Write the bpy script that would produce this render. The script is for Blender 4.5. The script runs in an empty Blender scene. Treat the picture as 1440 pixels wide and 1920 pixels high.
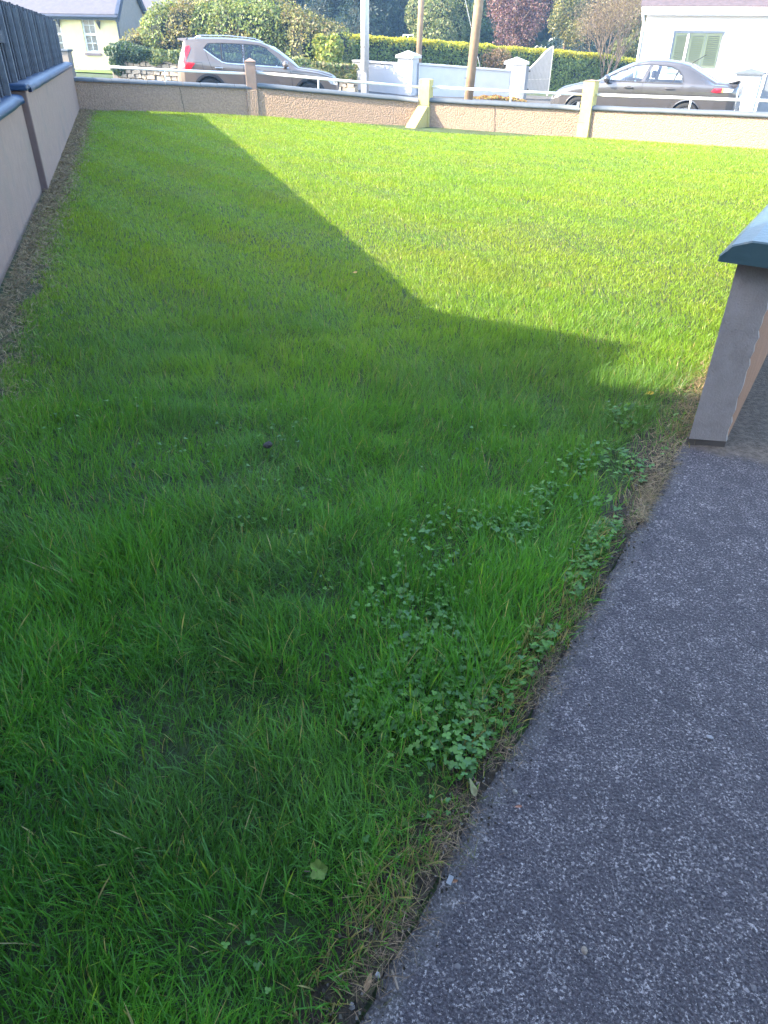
import bpy, math, random
import numpy as np
from mathutils import Vector
rng = np.random.default_rng(7); random.seed(7)
SC = bpy.context.scene; COL = SC.collection

# ------------------------------------------------------------------ camera, sky, sun, exposure
CAM_H = 1.5; PITCH = math.radians(33.6); ROLL = math.atan(26/2010); FPX = 1336.0
cd = bpy.data.cameras.new('camera'); cam = bpy.data.objects.new('camera', cd); COL.objects.link(cam)
cd.sensor_fit = 'HORIZONTAL'; cd.sensor_width = 36.0; cd.lens = 36.0*FPX/1440.0
cd.clip_start = 0.05; cd.clip_end = 600
fwd = np.array([0, math.cos(PITCH), -math.sin(PITCH)]); right0 = np.array([1., 0, 0]); up0 = np.cross(right0, fwd)
Rv = math.cos(ROLL)*right0 + math.sin(ROLL)*up0; Uv = -math.sin(ROLL)*right0 + math.cos(ROLL)*up0
from mathutils import Matrix
M = Matrix(((Rv[0], Uv[0], -fwd[0], 0), (Rv[1], Uv[1], -fwd[1], 0), (Rv[2], Uv[2], -fwd[2], CAM_H), (0, 0, 0, 1)))
cam.matrix_world = M; SC.camera = cam

SUN_AZ = math.radians(-104.0); SUN_EL = math.radians(32.5)
world = bpy.data.worlds.new('World'); SC.world = world; world.use_nodes = True
wn = world.node_tree; wn.nodes.clear()
sky = wn.nodes.new('ShaderNodeTexSky'); sky.sky_type = 'NISHITA'; sky.sun_disc = False
sky.sun_elevation = SUN_EL; sky.sun_rotation = SUN_AZ; sky.air_density = 1.0; sky.dust_density = 1.2; sky.ozone_density = 1.0
bgn = wn.nodes.new('ShaderNodeBackground'); bgn.inputs[1].default_value = 0.15
wo = wn.nodes.new('ShaderNodeOutputWorld')
wn.links.new(sky.outputs[0], bgn.inputs[0]); wn.links.new(bgn.outputs[0], wo.inputs[0])
sl = bpy.data.lights.new('sun', 'SUN'); sl.energy = 2.6; sl.angle = math.radians(0.5); sl.color = (1.0, 0.88, 0.68)
so = bpy.data.objects.new('sun', sl); COL.objects.link(so)
tosun = Vector((math.sin(SUN_AZ)*math.cos(SUN_EL), math.cos(SUN_AZ)*math.cos(SUN_EL), math.sin(SUN_EL)))
so.rotation_euler = tosun.to_track_quat('Z', 'Y').to_euler(); so.location = (-20, -5, 20)
SC.view_settings.view_transform = 'Standard'; SC.view_settings.look = 'None'
SC.view_settings.gamma = 1.0; SC.view_settings.use_curve_mapping = False
SC.view_settings.exposure = 3.05
SC.render.engine = 'CYCLES'
SC.cycles.max_bounces = 8; SC.cycles.transparent_max_bounces = 16
SC.cycles.use_denoising = True

# ------------------------------------------------------------------ helpers: rays
CP = np.array([0, 0, CAM_H])
def at(px, py, zc):                       # the place seen at a photo pixel, zc metres in front of the lens
    d = fwd + Rv*((px-720)/FPX) + Uv*((960-py)/FPX)
    return CP + d*zc
def on_z(px, py, z=0.0):
    d = fwd + Rv*((px-720)/FPX) + Uv*((960-py)/FPX)
    return CP + d*((z-CAM_H)/d[2])
def zc_of(P):
    return (np.asarray(P)-CP) @ fwd
def sstep(a, b, x):
    t = np.clip((x-a)/(b-a), 0, 1); return t*t*(3-2*t)
_hash = {}
def vn(x, y, s, seed=0):                  # smooth value noise 0..1
    x = np.asarray(x, float)/s; y = np.asarray(y, float)/s
    if seed not in _hash: _hash[seed] = np.random.default_rng(1000+seed).random((256, 256))
    T = _hash[seed]; xi = np.floor(x).astype(int); yi = np.floor(y).astype(int); fx = x-xi; fy = y-yi
    fx = fx*fx*(3-2*fx); fy = fy*fy*(3-2*fy)
    g = lambda i, j: T[(xi+i) % 256, (yi+j) % 256]
    return (g(0,0)*(1-fx)+g(1,0)*fx)*(1-fy) + (g(0,1)*(1-fx)+g(1,1)*fx)*fy

# ------------------------------------------------------------------ helpers: objects
def meshdata(name, V, F, mat=None, smooth=False, col=None):
    me = bpy.data.meshes.new(name)
    V = np.asarray(V, np.float32).reshape(-1, 3)
    if isinstance(F, np.ndarray): F = [F]
    if len(F) and isinstance(F[0], np.ndarray) and F[0].ndim == 2:
        loops = np.concatenate([f.ravel() for f in F]).astype(np.int32)
        tot = np.concatenate([np.full(len(f), f.shape[1]) for f in F]).astype(np.int32)
        st = np.concatenate([[0], np.cumsum(tot)[:-1]]).astype(np.int32)
        me.vertices.add(len(V)); me.vertices.foreach_set('co', V.ravel())
        me.loops.add(len(loops)); me.loops.foreach_set('vertex_index', loops)
        me.polygons.add(len(tot)); me.polygons.foreach_set('loop_start', st); me.polygons.foreach_set('loop_total', tot)
        me.update(calc_edges=True)
    else:
        me.from_pydata([tuple(v) for v in V.tolist()], [], [tuple(int(i) for i in f) for f in F]); me.update()
    if smooth: me.polygons.foreach_set('use_smooth', np.ones(len(me.polygons), bool))
    if col is not None:
        a = me.attributes.new('Col', 'FLOAT_COLOR', 'POINT')
        c = np.ones((len(V), 4), np.float32); c[:, :3] = col; a.data.foreach_set('color', c.ravel())
    if mat: me.materials.append(mat)
    return me
def link(name, me, parent=None, loc=None, rot=None):
    o = bpy.data.objects.new(name, me); COL.objects.link(o)
    if parent is not None: o.parent = parent
    if loc is not None: o.location = tuple(float(v) for v in loc)
    if rot is not None: o.rotation_euler = rot
    return o
def obj(name, VF, mat, parent=None, smooth=False, loc=None, rot=None, col=None, bevel=0):
    V, F = VF[0], VF[1]
    o = link(name, meshdata(name, V, F, mat, smooth, col), parent, loc, rot)
    if bevel:
        b = o.modifiers.new('bevel', 'BEVEL'); b.width = bevel; b.segments = 2; b.limit_method = 'ANGLE'; b.angle_limit = 0.6
    return o
def tag(o, label=None, cat=None, group=None, kind=None):
    if label: o['label'] = label
    if cat: o['category'] = cat
    if group: o['group'] = group
    if kind: o['kind'] = kind
    return o
def thing(name, loc, label, cat, group=None, rot=None):
    o = bpy.data.objects.new(name, None); COL.objects.link(o)
    o.location = tuple(float(v) for v in loc)
    if rot is not None: o.rotation_euler = rot
    o.empty_display_size = 0.2
    return tag(o, label, cat, group)
class MB:
    def __init__(s): s.V = []; s.F = []
    def add(s, V, F):
        n = len(s.V); s.V += [tuple(map(float, v)) for v in V]; s.F += [tuple(i+n for i in f) for f in F]; return s
    def box(s, a, b):
        (x0, y0, z0), (x1, y1, z1) = a, b
        return s.add([(x0,y0,z0),(x1,y0,z0),(x1,y1,z0),(x0,y1,z0),(x0,y0,z1),(x1,y0,z1),(x1,y1,z1),(x0,y1,z1)],
                     [(0,3,2,1),(4,5,6,7),(0,1,5,4),(1,2,6,5),(2,3,7,6),(3,0,4,7)])
    def prism(s, poly, ext):              # closed 3-D polygon extruded by a vector
        n = len(poly); P = [np.asarray(p, float) for p in poly]; e = np.asarray(ext, float)
        return s.add(P+[p+e for p in P], [tuple(range(n))[::-1], tuple(range(n, 2*n))]+[(i, (i+1) % n, n+(i+1) % n, n+i) for i in range(n)])
    def tube(s, pts, rad, n=8, cap=True):
        pts = [np.asarray(p, float) for p in pts]
        if not hasattr(rad, '__len__'): rad = [rad]*len(pts)
        rings = []; up = None
        for i, p in enumerate(pts):
            d = pts[min(i+1, len(pts)-1)]-pts[max(i-1, 0)]; d = d/(np.linalg.norm(d)+1e-9)
            if up is None: up = np.array([0, 0, 1.]) if abs(d[2]) < .9 else np.array([1., 0, 0])
            a = np.cross(d, up); a /= np.linalg.norm(a)+1e-9; b = np.cross(d, a); up = -b if False else up
            rings.append([p+rad[i]*(math.cos(2*math.pi*k/n)*a+math.sin(2*math.pi*k/n)*b) for k in range(n)])
        V = [v for r in rings for v in r]; F = []
        for i in range(len(pts)-1):
            for k in range(n):
                k2 = (k+1) % n; F.append((i*n+k, i*n+k2, (i+1)*n+k2, (i+1)*n+k))
        if cap: F += [tuple(range(n))[::-1], tuple((len(pts)-1)*n+k for k in range(n))]
        return s.add(V, F)
    def __getitem__(s, i): return (s.V, s.F)[i]
def box(a, b): return MB().box(a, b)

# ------------------------------------------------------------------ materials
def mat(name, c, rough=0.8, c2=None, scale=6.0, detail=6.0, bump=0.0, bscale=40.0, metal=0.0, spec=0.4, vor=False, stain=None, stain_scale=1.2, coords='Object', coat=0.0, bdist=0.01):
    m = bpy.data.materials.new(name); m.use_nodes = True; nt = m.node_tree; b = nt.nodes['Principled BSDF']
    b.inputs['Roughness'].default_value = rough; b.inputs['Metallic'].default_value = metal
    b.inputs['Specular IOR Level'].default_value = spec; b.inputs['Coat Weight'].default_value = coat
    tc = nt.nodes.new('ShaderNodeTexCoord'); out = tc.outputs[coords]
    if c2 is None: c2 = tuple(v*0.8 for v in c)
    n = nt.nodes.new('ShaderNodeTexNoise'); n.inputs['Scale'].default_value = scale; n.inputs['Detail'].default_value = detail
    nt.links.new(out, n.inputs['Vector'])
    r = nt.nodes.new('ShaderNodeValToRGB'); r.color_ramp.elements[0].position = 0.32; r.color_ramp.elements[1].position = 0.68
    r.color_ramp.elements[0].color = (*c2, 1); r.color_ramp.elements[1].color = (*c, 1)
    nt.links.new(n.outputs[0], r.inputs[0]); col = r.outputs[0]
    if stain:
        n2 = nt.nodes.new('ShaderNodeTexNoise'); n2.inputs['Scale'].default_value = stain_scale; n2.inputs['Detail'].default_value = 8; n2.inputs['Roughness'].default_value = .65
        nt.links.new(out, n2.inputs['Vector'])
        r2 = nt.nodes.new('ShaderNodeValToRGB'); r2.color_ramp.elements[0].position = 0.52; r2.color_ramp.elements[1].position = 0.75
        r2.color_ramp.elements[0].color = (0, 0, 0, 1); r2.color_ramp.elements[1].color = (.8, .8, .8, 1)
        nt.links.new(n2.outputs[0], r2.inputs[0])
        mx = nt.nodes.new('ShaderNodeMixRGB'); mx.inputs[2].default_value = (*stain, 1)
        nt.links.new(r2.outputs[0], mx.inputs[0]); nt.links.new(col, mx.inputs[1]); col = mx.outputs[0]
    nt.links.new(col, b.inputs['Base Color'])
    if bump:
        if vor:
            t = nt.nodes.new('ShaderNodeTexVoronoi'); t.inputs['Scale'].default_value = bscale; h = t.outputs['Distance']
        else:
            t = nt.nodes.new('ShaderNodeTexNoise'); t.inputs['Scale'].default_value = bscale; t.inputs['Detail'].default_value = 6; h = t.outputs[0]
        nt.links.new(out, t.inputs['Vector'])
        bp = nt.nodes.new('ShaderNodeBump'); bp.inputs['Strength'].default_value = bump; bp.inputs['Distance'].default_value = bdist
        if vor: bp.invert = True
        nt.links.new(h, bp.inputs['Height']); nt.links.new(bp.outputs[0], b.inputs['Normal'])
    return m
def leafmat(name, trans=0.4, rough=0.5, spec=0.35):
    m = bpy.data.materials.new(name); m.use_nodes = True; nt = m.node_tree; b = nt.nodes['Principled BSDF']
    a = nt.nodes.new('ShaderNodeAttribute'); a.attribute_name = 'Col'
    nt.links.new(a.outputs[0], b.inputs['Base Color']); b.inputs['Roughness'].default_value = rough
    b.inputs['Specular IOR Level'].default_value = spec
    t = nt.nodes.new('ShaderNodeBsdfTranslucent'); mx = nt.nodes.new('ShaderNodeMixShader'); mx.inputs[0].default_value = trans
    hs = nt.nodes.new('ShaderNodeMixRGB'); hs.blend_type = 'MULTIPLY'; hs.inputs[0].default_value = 1; hs.inputs[2].default_value = (1.5, 1.35, .7, 1)
    nt.links.new(a.outputs[0], hs.inputs[1]); nt.links.new(hs.outputs[0], t.inputs[0])
    nt.links.new(b.outputs[0], mx.inputs[1]); nt.links.new(t.outputs[0], mx.inputs[2])
    nt.links.new(mx.outputs[0], nt.nodes['Material Output'].inputs[0]); return m
def glassmat(name, tint=(.7,.8,.8), refl=0.12):
    m = bpy.data.materials.new(name); m.use_nodes = True; nt = m.node_tree; nt.nodes.remove(nt.nodes['Principled BSDF'])
    t = nt.nodes.new('ShaderNodeBsdfTransparent'); t.inputs[0].default_value = (*tint, 1)
    g = nt.nodes.new('ShaderNodeBsdfGlossy'); g.inputs['Roughness'].default_value = 0.02
    f = nt.nodes.new('ShaderNodeFresnel'); f.inputs[0].default_value = 1.5
    ad = nt.nodes.new('ShaderNodeMath'); ad.operation = 'ADD'; ad.inputs[1].default_value = refl-.04
    mx = nt.nodes.new('ShaderNodeMixShader')
    nt.links.new(f.outputs[0], ad.inputs[0]); nt.links.new(ad.outputs[0], mx.inputs[0])
    nt.links.new(t.outputs[0], mx.inputs[1]); nt.links.new(g.outputs[0], mx.inputs[2])
    nt.links.new(mx.outputs[0], nt.nodes['Material Output'].inputs[0]); return m
def pathmat():
    m = bpy.data.materials.new('exposed_aggregate'); m.use_nodes = True; nt = m.node_tree; b = nt.nodes['Principled BSDF']; N = nt.nodes.new; L = nt.links.new
    tc = N('ShaderNodeTexCoord'); o = tc.outputs['Object']
    def noise(s, d=4, r=.6):
        n = N('ShaderNodeTexNoise'); n.inputs['Scale'].default_value = s; n.inputs['Detail'].default_value = d; n.inputs['Roughness'].default_value = r; L(o, n.inputs['Vector']); return n.outputs[0]
    def ramp(x, p0, c0, p1, c1):
        r = N('ShaderNodeValToRGB'); e = r.color_ramp.elements; e[0].position = p0; e[0].color = (*c0, 1); e[1].position = p1; e[1].color = (*c1, 1); L(x, r.inputs[0]); return r.outputs[0]
    def mix(f, a, c2, mode='MIX'):
        x = N('ShaderNodeMixRGB'); x.blend_type = mode
        if isinstance(f, float): x.inputs[0].default_value = f
        else: L(f, x.inputs[0])
        L(a, x.inputs[1])
        if isinstance(c2, tuple): x.inputs[2].default_value = (*c2, 1)
        else: L(c2, x.inputs[2])
        return x.outputs[0]
    base = ramp(noise(4.0, 5), .35, (.030,.0245,.0275), .66, (.049,.040,.044))
    c = mix(.75, base, ramp(noise(170, 4, .8), .40, (.012,.010,.012), .62, (.095,.078,.084)))
    v = N('ShaderNodeTexVoronoi'); v.inputs['Scale'].default_value = 130; v.inputs['Randomness'].default_value = 1; L(o, v.inputs['Vector'])
    sep = N('ShaderNodeSeparateColor'); L(v.outputs['Color'], sep.inputs[0])
    # pale chips: fine sharp flecks, thicker in cloudy patches
    patch = noise(11, 6, .75)
    ad = N('ShaderNodeMath'); ad.operation = 'MULTIPLY_ADD'; ad.inputs[1].default_value = .30; L(patch, ad.inputs[0]); L(noise(150, 4, .8), ad.inputs[2])
    chip = ramp(ad.outputs[0], .695, (0,0,0), .755, (1,1,1))
    chipc = ramp(sep.outputs[1], .1, (.13,.112,.108), .95, (.33,.285,.265))
    c = mix(chip, c, chipc)
    big_chip = ramp(sep.outputs[0], .985, (0,0,0), .99, (.7,.7,.7)); c = mix(big_chip, c, chipc)
    pit = ramp(noise(60, 2), .28, (1,1,1), .34, (0,0,0)); c = mix(pit, c, (.022,.020,.026))
    # worn, pale, soil-dusted margin beside the grass and brown moss beside the boundary wall (vertex attribute)
    at_ = N('ShaderNodeAttribute'); at_.attribute_name = 'Col'; sp = N('ShaderNodeSeparateColor'); L(at_.outputs[0], sp.inputs[0])
    def masked(ch, s, lo, hi):
        mu = N('ShaderNodeMath'); mu.operation = 'MULTIPLY_ADD'; mu.inputs[1].default_value = .8; mu.inputs[2].default_value = 0; L(noise(s, 6, .7), mu.inputs[0])
        a2 = N('ShaderNodeMath'); a2.operation = 'ADD'; L(mu.outputs[0], a2.inputs[0]); L(ch, a2.inputs[1])
        return ramp(a2.outputs[0], lo, (0,0,0), hi, (1,1,1))
    c = mix(masked(sp.outputs[0], 22, .80, 1.35), c, mix(.22, c, (.15,.135,.115)))
    c = mix(masked(sp.outputs[1], 7, .75, 1.15), c, ramp(noise(40, 6, .7), .35, (.055,.042,.030), .65, (.15,.115,.085)))
    L(c, b.inputs['Base Color']); b.inputs['Roughness'].default_value = .85; b.inputs['Specular IOR Level'].default_value = .35
    bp = N('ShaderNodeBump'); bp.inputs['Strength'].default_value = .9; bp.inputs['Distance'].default_value = .006
    hh = N('ShaderNodeMath'); hh.operation = 'SUBTRACT'; L(noise(80, 5, .7), hh.inputs[0]); L(v.outputs['Distance'], hh.inputs[1]); L(hh.outputs[0], bp.inputs['Height'])
    L(bp.outputs[0], b.inputs['Normal']); return m

PI = math.pi
mt = {}
mt['soil'] = mat('soil', (.050,.036,.022), .95, (.016,.012,.008), 70, bump=1.0, bscale=120, stain=(.085,.062,.038), stain_scale=30)
mt['lawn'] = mat('turf_base', (.050,.080,.022), .95, (.026,.034,.012), 38, bump=1.0, bscale=60, stain=(.075,.055,.032), stain_scale=9, bdist=.03)
mt['asphalt'] = mat('asphalt', (.085,.083,.082), .9, (.06,.058,.058), 3, bump=.4, bscale=180, stain=(.11,.10,.09))
mt['verge'] = mat('verge_gravel', (.16,.14,.11), .95, (.09,.08,.06), 12, bump=.5, bscale=90)
mt['ground'] = mat('rough_ground', (.06,.09,.03), .95, (.04,.05,.02), 2, bump=.5, bscale=30)
mt['dash'] = mat('pebble_dash', (.355,.245,.168), .92, (.255,.175,.122), 26, bump=1.0, bscale=34, vor=True, stain=(.27,.19,.13), stain_scale=2.6, bdist=.015)
mt['render_cream'] = mat('smooth_cream_render', (.48,.39,.14), .85, (.41,.33,.12), 8, bump=.25, bscale=70, stain=(.45,.38,.24), stain_scale=3)
mt['render_tan'] = mat('tan_render', (.25,.172,.135), .88, (.218,.149,.116), 9, bump=.45, bscale=85, stain=(.165,.135,.11), stain_scale=1.6)
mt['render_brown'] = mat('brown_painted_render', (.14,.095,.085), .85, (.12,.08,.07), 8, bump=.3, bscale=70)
mt['render_grey'] = mat('grey_taupe_painted_render', (.31,.268,.238), .85, (.26,.224,.197), 14, bump=.55, bscale=130, stain=(.15,.125,.105), stain_scale=6, bdist=.008)
mt['render_orange'] = mat('terracotta_tan_render', (.26,.125,.065), .9, (.21,.10,.052), 7, bump=.5, bscale=60)
mt['cap_grey'] = mat('grey_painted_coping', (.10,.115,.13), .6, (.082,.094,.108), 7, bump=.3, bscale=60, stain=(.085,.092,.095), stain_scale=4)
mt['cap_blue'] = mat('blue_painted_coping', (.018,.048,.11), .42, (.014,.038,.09), 4, bump=.2, bscale=40, stain=(.035,.06,.10), stain_scale=3)
mt['cap_teal'] = mat('dark_teal_gloss_coping', (.034,.068,.078), .40, (.026,.054,.063), 6, bump=.25, bscale=40)
mt['crack'] = mat('dirty_joint', (.09,.075,.06), .95)
mt['board'] = mat('weathered_fence_board', (.050,.056,.072), .85, (.028,.032,.044), 9, bump=.5, bscale=50, stain=(.075,.083,.095), stain_scale=5)
mt['batten'] = mat('pale_weathered_batten', (.13,.145,.17), .85, (.085,.095,.115), 9, bump=.4, bscale=50)
mt['white_metal'] = mat('white_painted_metal', (.78,.78,.76), .4, (.72,.72,.70), 5)
mt['galv'] = mat('galvanised_steel', (.50,.49,.49), .5, (.42,.41,.42), 20, metal=.55)
mt['pole_wood'] = mat('weathered_pole_wood', (.31,.21,.125), .85, (.20,.135,.085), 5, bump=.5, bscale=25, stain=(.22,.15,.10), stain_scale=2.5)
mt['wire'] = mat('wire_grey', (.45,.45,.45), .5)
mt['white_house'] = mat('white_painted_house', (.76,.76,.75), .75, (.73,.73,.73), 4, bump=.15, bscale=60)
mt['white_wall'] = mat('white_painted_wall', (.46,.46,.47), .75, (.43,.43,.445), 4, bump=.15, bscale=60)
mt['gate'] = mat('grey_gate_paint', (.23,.24,.25), .55, (.20,.21,.22), 6)
mt['gate_trim'] = mat('pale_gate_trim', (.62,.60,.54), .5)
mt['stone'] = mat('buff_field_stone', (.46,.37,.26), .9, (.30,.24,.18), 9, bump=.6, bscale=25, stain=(.20,.17,.14), stain_scale=6)
mt['mortar'] = mat('dark_mortar', (.16,.13,.10), .95)
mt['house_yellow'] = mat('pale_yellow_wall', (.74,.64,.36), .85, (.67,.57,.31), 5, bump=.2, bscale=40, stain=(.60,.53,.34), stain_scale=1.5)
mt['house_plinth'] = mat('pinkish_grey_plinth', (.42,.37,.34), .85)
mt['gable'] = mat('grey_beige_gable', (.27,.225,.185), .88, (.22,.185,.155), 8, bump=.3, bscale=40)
mt['slate'] = mat('roof_slate', (.105,.098,.112), .7, (.085,.08,.092), 6, bump=.3, bscale=20)
mt['fascia_dark'] = mat('dark_blue_fascia', (.045,.055,.085), .45)
mt['sill'] = mat('dark_sill', (.16,.13,.14), .7)
mt['upvc'] = mat('white_upvc', (.80,.80,.80), .35, (.78,.78,.78), 3)
mt['curtain'] = mat('net_curtain', (.62,.60,.55), .9, (.42,.40,.37), 22, detail=2)
mt['dark_room'] = mat('dark_interior', (.03,.035,.04), .9)
mt['shutter'] = mat('cream_shutter', (.80,.78,.50), .6, (.76,.74,.47), 4)
mt['bracket'] = mat('dark_iron', (.06,.05,.045), .6)
mt['frame_grey'] = mat('grey_window_frame', (.25,.28,.31), .5)
mt['bark'] = mat('bark', (.16,.11,.08), .95, (.09,.065,.05), 12, bump=.8, bscale=25)
mt['twig'] = mat('pale_brown_twig', (.23,.175,.13), .9, (.16,.12,.09), 9)
mt['core'] = mat('dark_core_fill', (.022,.028,.014), 1.0, (.012,.014,.008), 9)  # added solid dark fill inside foliage, blocks the view through the leaves
mt['leaf'] = leafmat('leaf'); mt['grass'] = leafmat('grass_blade', .42, .45, .4); mt['dry'] = leafmat('dry_litter', .15, .8, .2)
mt['path'] = pathmat()
mt['pebble'] = mat('pale_pebble', (.46,.44,.44), .8, (.36,.34,.34), 60)
mt['pane'] = glassmat('window_glass', (.95,.97,.98), .07)

# ------------------------------------------------------------------ layout in plan (metres; the lens stands over 0,0)
LW0 = np.array([-2.565, 4.679]); LWD = np.array([-4.783, 14.656]); LWD = LWD/np.linalg.norm(LWD)   # boundary wall on the left
LWN = np.array([LWD[1], -LWD[0]])                                                                  # towards the lawn
def lw(s, off=0.0): return LW0 + LWD*s + LWN*off
S_END = 15.42; CORNER = lw(S_END)
FW = [CORNER, np.array([-3.38, 20.32]), np.array([0.85, 20.45]), np.array([4.68, 19.55]), np.array([10.6, 16.2])]  # front wall, pier to pier
RW0 = np.array([1.355, 2.828]); RWD = np.array([0.64, 1.045]); RWD = RWD/np.linalg.norm(RWD)
PE0 = np.array([-0.066, 0.566]); PE1 = np.array([1.142, 2.565]); PED = (PE1-PE0)/np.linalg.norm(PE1-PE0); PEN = np.array([PED[1], -PED[0]])
def lawn_z(x, y):
    return -(0.45*sstep(-7.6, 4.2, x)+.08*sstep(4, 9.5, x))*np.clip((np.asarray(y, float)-3)/16.8, 0, 1.15)**1.25
def out_z(x): return np.clip(-0.09-0.034*(np.asarray(x, float)+6), -0.62, 0.15)

# ---- ground sheets
def sheet(name, poly_fn, us, vs, zfn, m, kind='structure', dz=0.0):
    V = []; nu, nv = len(us), len(vs)
    for u in us:
        for v in vs:
            x, y = poly_fn(u, v); V.append((x, y, float(zfn(x, y))+dz))
    I = np.arange(nu*nv).reshape(nu, nv)
    F = np.stack([I[:-1, :-1].ravel(), I[1:, :-1].ravel(), I[1:, 1:].ravel(), I[:-1, 1:].ravel()], 1)
    o = obj(name, (V, F), m, smooth=True); tag(o, kind=kind); return o
gx = np.concatenate([np.linspace(-95, -30, 12), np.linspace(-26, 26, 53), np.linspace(30, 95, 12)])
def ground_z(x, y):
    zz = float(out_z(x))-0.02
    return zz-0.35 if y < 19 else zz
sheet('ground', lambda u, v: (u, v), gx, [-40, -20, 0, 10, 18.9, 19.3, 24, 40, 60, 95], ground_z, mt['ground'])
sheet('lawn', lambda u, v: tuple(lw(v, -.10)) if u < -.05 else tuple(lw(v, 0)*(1-u) + (RW0+RWD*(v-1.0))*u), np.concatenate([[-.075], np.linspace(-.03, 1.02, 40)]), np.linspace(-5.2, 15.6, 66),
      lambda x, y: lawn_z(x, y)-0.015, mt['lawn'])
fw_s = np.linspace(0, 1, 60)
def fw_pt(t):
    L = [np.linalg.norm(FW[i+1]-FW[i]) for i in range(4)]; T = t*sum(L)
    for i in range(4):
        if T <= L[i] or i == 3:
            d = (FW[i+1]-FW[i])/L[i]; return FW[i]+d*T, np.array([-d[1], d[0]])
        T -= L[i]
def fw_off(t, o):
    p, n = fw_pt(t); return tuple(p+n*o)
def road_pt(u, v):
    x0 = CORNER[0]; x1 = FW[4][0]
    if u < 0: n0 = np.array([x0+u*1.0, CORNER[1]+1.25+u*-.02])
    elif u > 1: n0 = FW[4]+np.array([.45, .95])+np.array([(u-1), -(u-1)*.6])
    else: n0 = np.array(fw_off(u, 1.28))
    fy = 31.6+4.4*float(sstep(-9, 1, n0[0])); return (n0[0], n0[1]+(fy-n0[1])*v)
sheet('road', road_pt, np.concatenate([np.linspace(-34, -.5, 68), np.linspace(0, 1, 38), np.linspace(1.5, 28, 54)]), np.linspace(0, 1, 7), lambda x, y: out_z(x), mt['asphalt'], dz=0.006)
sheet('verge', lambda u, v: fw_off(u, v), np.linspace(0, 1, 50), [0.16, 1.3], lambda x, y: out_z(x)+0.05, mt['verge'])
sheet('grass_strip', lambda u, v: (u, v), np.linspace(-19, -9.5, 12), [35.6, 37.6], lambda x, y: out_z(x)+0.02, mat('green_verge', (.13,.20,.02), .9, (.09,.15,.02), 4), dz=0.004)

# ---- concrete path: a 30 mm slab with a ragged worn edge against the grass
def build_path():
    us = np.concatenate([np.linspace(-2.6, 4.5, 142), np.linspace(4.8, 17, 40)]); vs = np.concatenate([np.linspace(0, .35, 15), np.linspace(.42, 3.6, 20), np.linspace(4, 7, 5)])
    V = []; C = []
    for s in us:
        rag = 0.006*math.sin(s*9.1)+0.005*math.sin(s*23+1)+0.016*(vn(s*1.0, 3.0, .11, 5)-.5)+.012*(vn(s*1.0, 9.0, .035, 6)-.5)
        for v in vs:
            w = v + (rag if v < .05 else rag*max(0, 1-v*4))
            p = PE0+PED*s+PEN*w
            z = float(lawn_z(*p))*.9 + 0.006 + 0.004*(vn(p[0], p[1], .4, 3)-.5) - (0.05 if v == 0 else 0) - 0.009*max(0, 1-v/.12)
            V.append((p[0], p[1], z))
            rel = p-RW0; along = rel@RWD; perp = rel@np.array([RWD[1], -RWD[0]])
            moss = float(sstep(-.25, .25, along))*float(1-sstep(.25, .9, perp-.15)*.45)
            C.append((float(1-sstep(0.0, .16, v))*.9, moss, 0))
    nu, nv = len(us), len(vs); I = np.arange(nu*nv).reshape(nu, nv)
    F = np.stack([I[:-1, :-1].ravel(), I[:-1, 1:].ravel(), I[1:, 1:].ravel(), I[1:, :-1].ravel()], 1)
    o = obj('path', (V, F), mt['path'], smooth=True, col=np.array(C)); tag(o, kind='structure')
build_path()
def soil_margin():
    V = []; ss = np.linspace(-1.2, 2.75, 90); ws = np.linspace(-.02, .115, 9)
    for s in ss:
        for k, w in enumerate(ws):
            p = PE0+PED*s-PEN*(w*(.55+.9*vn(s, s*0, .17, 8)) if w > 0 else w); V.append((p[0], p[1], float(lawn_z(*p))-.011+.010*vn(p[0], p[1], .025, 9)+.004*vn(p[0], p[1], .009, 10)-(.012 if k == 8 else 0)))
    n = len(ws); I = np.arange(len(ss)*n).reshape(len(ss), n); F = np.stack([I[:-1, :-1].ravel(), I[1:, :-1].ravel(), I[1:, 1:].ravel(), I[:-1, 1:].ravel()], 1)
    tag(obj('soil_margin', (V, F), mt['soil'], smooth=True), kind='structure')
soil_margin()

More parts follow.
